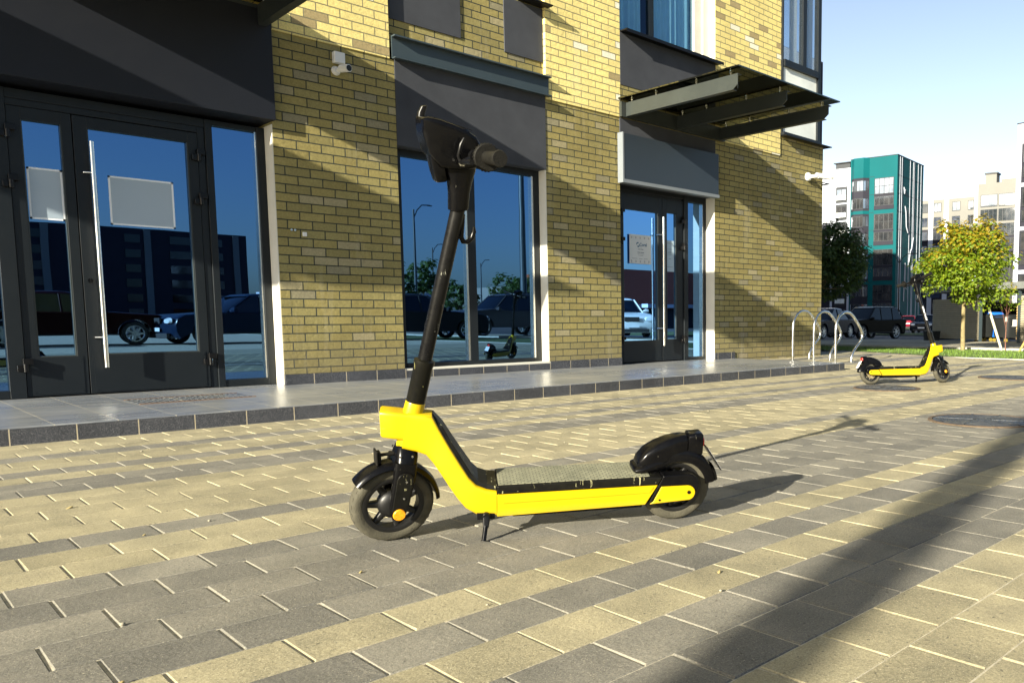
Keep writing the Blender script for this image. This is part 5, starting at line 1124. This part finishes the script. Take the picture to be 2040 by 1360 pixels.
def bay(z0, z1, mat, nm, off=0.0, a_in=0.0):
    m = BX(); prof = [(4.9, 0), (5.7, .75), (7.4, .75), (8.15, 0)]; c = 6.53
    prof = [(c + (a - c) * (1 + off), d + off * 1.2 if d else 0) for a, d in prof]
    q = [Ft.o + Ft.e * a + Ft.n * d for a, d in prof]; m.add([(p.x, p.y, z0) for p in q] + [(p.x, p.y, z1) for p in q], [(0, 1, 2, 3), (7, 6, 5, 4), (0, 4, 5, 1), (1, 5, 6, 2), (2, 6, 7, 3), (3, 7, 4, 0)]); return PR(m, nm, M[mat], tl)
bay(24.2, 27.55, 'teal', 'bay_top'); bay(-.4, 24.19, 'dark_clad', 'bay')
for k in range(8):
    zt = 23.7 - 2.96 * k; m = BX()
    q = [Ft.o + Ft.e * a + Ft.n * d for a, d in ((4.93, .06), (5.68, .80), (7.42, .80), (8.12, .06))]
    fr = BX()
    for i in range(3):
        A, B_ = q[i], q[i + 1]; nseg = (2, 3, 2)[i]
        for j in range(nseg):
            s0 = A.lerp(B_, (j + .10) / nseg); s1 = A.lerp(B_, (j + .90) / nseg); m.add([(s0.x, s0.y, zt - 1.6), (s1.x, s1.y, zt - 1.6), (s1.x, s1.y, zt), (s0.x, s0.y, zt)], [(0, 1, 2, 3)], 1 if (i + j + k) % 3 == 0 else 0)
    for i in range(3):
        s0, s1 = q[i], q[i + 1]; nn = Ft.n * .02; fr.add([tuple(s0 - nn * 2) [:2] + (zt - 1.7,), tuple(s1 - nn * 2)[:2] + (zt - 1.7,), tuple(s1 - nn * 2)[:2] + (zt + .1,), tuple(s0 - nn * 2)[:2] + (zt + .1,)], [(0, 1, 2, 3)])
    w_ = PR(fr, 'window', M['far_frame'], tl); m.build('pane', [M['far_glass'], M['far_glass_dark']], w_)
    if k % 2 == 1: bay(zt - 2.55, zt - 2.0, 'teal', 'teal_band', .012)
for k in range(4):
    zt = 24.0 - 5.92 * k
    window(Ft, tl, .55, 3.95, zt - 2.65, zt, 4, 2, 'far_glass' if k < 2 else 'far_glass_dark'); window(Ft, tl, .55, 3.95, zt - 4.55, zt - 3.0, 4, 1, 'far_glass')
    boxp(tl, Ft, 'dark_panel', 'dark_clad', (.5, 4.0, zt - 5.2, zt - 4.56, 0, .08), (.5, 4.0, zt - 2.99, zt - 2.66, 0, .08))
for k in range(7):
    zt = 22.85 - 2.96 * k; boxp(tl, Ft, 'window_surround', 'far_frame', (9.0, 11.1, zt - 2.35, zt + .35, -.14, -.08)); window(Ft, tl, 9.1, 11.0, zt - 1.95, zt, 2, 1, d=-.07)
    boxp(tl, Ft, 'balcony_rail', 'frosted', (9.15, 10.95, zt - 1.9, zt - 1.1, .10, .14))
    if k in (1, 3, 5): boxp(tl, Ft, 'air_conditioner', 'white_plastic' if k < 3 else 'dark_clad', (12.1, 13.3, zt - 2.7, zt - 1.8, -.14, .35))
for s, wd in ((1.1, .22), (2.0, .22), (5.8, .2), (7.3, .2), (7.8, .2), (9.7, .25), (11.2, .25)): boxp(tl, Fs, 'white_stripe', 'white_clad', (s, s + wd, -.5, 27.4, .0, .05))
for k in range(9): boxp(tl, Fs, 'panel_joint', 'panel_line', (0.02, 12.5, 24.3 - 2.96 * k, 24.36 - 2.96 * k, 0, .03)); boxp(tl, Ft, 'panel_joint', 'panel_line', (4.01, 4.88, 24.3 - 2.96 * k, 24.36 - 2.96 * k, 0, .03))
m = BX()
for pts in (((5.0, 3.5), (5.6, 10.0), (5.9, 6.0), (6.6, 5.6)), ((7.9, 10.2), (8.8, 12.2), (9.5, 12.6), (10.5, 14.6)), ((4.8, 19.5), (5.4, 18.6), (5.8, 16.2), (6.9, 15.2)), ((3.9, 22.6), (4.3, 21.6), (4.6, 22.3))): m.tube([Fs.o + Fs.e * (a * .75) + Fs.n * .08 + V(0, 0, z) for a, z in pts], .09, 6)
PR(m, 'white_mural_line', M['white_clad'], tl)

# beige building behind
Fb = Face((163.45, 83.11, 0), (.145, -.989, 0), (-.989, -.145, 0))
bb = empty('beige_building', (163.45, 83.11, -.5)); tag(bb, 'beige, white and dark grey apartment house behind the sunlit maple', 'building')
boxp(bb, Fb, 'beige_wall', 'beige_clad', (-6, 12.0, 19.6, 25.8, -14, 0)); boxp(bb, Fb, 'dark_wall', 'dark_clad', (-6, 12.0, -.5, 19.59, -14, 0)); boxp(bb, Fb, 'tall_wall', 'beige_clad', (12.01, 19.9, 19.0, 28.2, -14, .5)); boxp(bb, Fb, 'dark_wall', 'dark_clad', (12.01, 19.9, -.5, 18.99, -14, .5))
for a in (1.6, 4.9, 11.2): boxp(bb, Fb, 'white_pier', 'white_clad', (a, a + (1.0 if a < 10 else .8), -.5, 25.7, 0, .12))
boxp(bb, Fb, 'white_band', 'white_clad', (-6, 1.59, 12.9, 13.3, 0, .1), (2.61, 4.89, 12.9, 13.3, 0, .1), (5.91, 11.19, 12.9, 13.3, 0, .1))
boxp(bb, Fb, 'chimney', 'beige_clad', (13.2, 15.4, 28.2, 30.2, -3, -.5)); boxp(bb, Fb, 'chimney_cap', 'far_frame', (13.0, 15.6, 30.2, 30.5, -3.2, -.3)); boxp(bb, Fb, 'roof_parapet', 'beige_clad', (16.4, 19.4, 28.2, 28.9, -3, -.3))
for k in range(8):
    zt = 25.1 - 2.98 * k
    for a0, a1 in ((-1.6, -.2), (.1, 1.4), (2.7, 4.3), (6.6, 8.3), (9.9, 11.1)): window(Fb, bb, a0, a1, zt - 1.9, zt, 2, 1, 'far_glass' if (k + int(a0)) % 4 else 'far_glass_dark')
    zt = 25.9 - 2.98 * k
    for a0, a1 in ((12.6, 16.0), (16.2, 19.6)): window(Fb, bb, a0, a1, zt - 2.5, zt, 4 if k else 1, 1, 'far_glass' if k < 3 else 'far_glass_dark', d=.5)

# white and dark tower cut by the right edge
Fr = Face((112.98, 43.45, 0), (-.09, -.996, 0), (-.996, .09, 0))
rt_ = empty('white_tower', (113.03, 42.99, -.5)); tag(rt_, 'tall white and dark apartment tower cut off by the right edge of the photo', 'building')
boxp(rt_, Fr, 'wall', 'white_clad', (0, 14, -.5, 27.0, -14, 0)); boxp(rt_, Fr, 'dark_panel', 'dark_clad', (.7, 14, -.4, 24.3, 0, .06)); boxp(rt_, Fr, 'parapet', 'far_frame', (-.1, 14, 27.0, 27.12, -14.1, .1))
for k in range(4):
    zt = 24.2 - 5.9 * k
    for a0 in (.95, 5.3): window(Fr, rt_, a0, a0 + 4.1, zt - 2.5, zt, 5, 2, 'far_glass_dark' if k else 'far_glass', d=.07); window(Fr, rt_, a0, a0 + 4.1, zt - 4.5, zt - 2.9, 5, 1, 'far_glass_dark', d=.07)
    boxp(rt_, Fr, 'white_band', 'white_clad', (.7, 14, zt - 5.7, zt - 5.2, .061, .16))

# buildings across the street, seen only in the shop glass
Fa = Face((-62, -180, 0), (1, 0, 0), (0, 1, 0))
ab = block('apartment_block', Fa, (('wall', 0, 128, -.5, 19.0, 'dark_clad', 0), ('wall', 30, 60, 19.01, 22, 'dark_clad', -2)), 14, 'long dark apartment block reflected in the left glass doors')
wm = None
for k in range(6):
    for j in range(16):
        a = 2 + j * 7.9 + (.6 if j % 3 else 0)
        if wm is None:
            wm = window(Face((0, 0, 0), (1, 0, 0), (0, 1, 0)), None, 0, 4.6, 0, 1.8, 4, 1, 'far_glass_dark', .16) if False else None
        m = BX(); Fa.box(m, a, a + (2.6 if j % 2 else 4.2), 1.2 + k * 3, 2.8 + k * 3, .0, .12); PR(m, 'window', M['car_glass'], ab)
for j in range(8): boxp(ab, Fa, 'white_pier', 'beige_clad', (9 + j * 16.6, 10.2 + j * 16.6, -.4, 18.8, 0, .3))
Fo = Face((61, -52, 0), (1, 0, 0), (0, 1, 0)); M['orange_clad'] = plain('orange_cladding', (0.30, 0.05, 0.014), .6, var=.05)
ob = block('orange_hall', Fo, (('orange_wall', 0, 26, 1.8, 6.2, 'orange_clad', 0), ('dark_base', 0, 26, -.5, 1.79, 'dark_clad', -.2)), 18, 'low orange hall reflected in the far glass door')
boxp(ob, Fo, 'white_canopy', 'white_clad', (3, 16, 1.9, 2.3, 0, 1.6))
Fw = Face((20, -118, 0), (1, 0, 0), (0, 1, 0))
for x0, wd, h, mt, lb in ((44, 22, 4.6, 'white_clad', 'low white building reflected far off in the shop window'), (78, 26, 6.0, 'beige_clad', 'beige building reflected far off in the shop window'), (112, 30, 5.2, 'white_clad', 'long low white building reflected beside the beige one')):
    F_ = Face((x0, -100, 0), (1, 0, 0), (0, 1, 0)); q_ = block('distant_building', F_, (('wall', 0, wd, -.5, h, mt, 0),), 12, lb); boxp(q_, F_, 'window_strip', 'far_glass_dark', (1, wd - 1, h * .35, h * .7, .0, .1))

Fx = Face((60, 50, 0), (0, 1, 0), (-1, 0, 0))  # unseen block, added so its shadow covers the teal tower's lower half
hb = block('apartment_block', Fx, (('wall', 0, 60, -.5, 28, 'dark_clad', 0),), 15, 'tall dark block, unseen behind the brick building, added to shade the teal tower')
for k in range(9):
    for j in range(9): boxp(hb, Fx, 'window', 'far_glass_dark', (3 + j * 6.2, 5.4 + j * 6.2, 1 + k * 2.95, 2.7 + k * 2.95, .0, .08))
boxp(hb, Face((60, 50, 0), (1, 0, 0), (0, -1, 0)), 'end_wall', 'white_clad', (0.5, 14.5, -.4, 27.9, 0, .1))
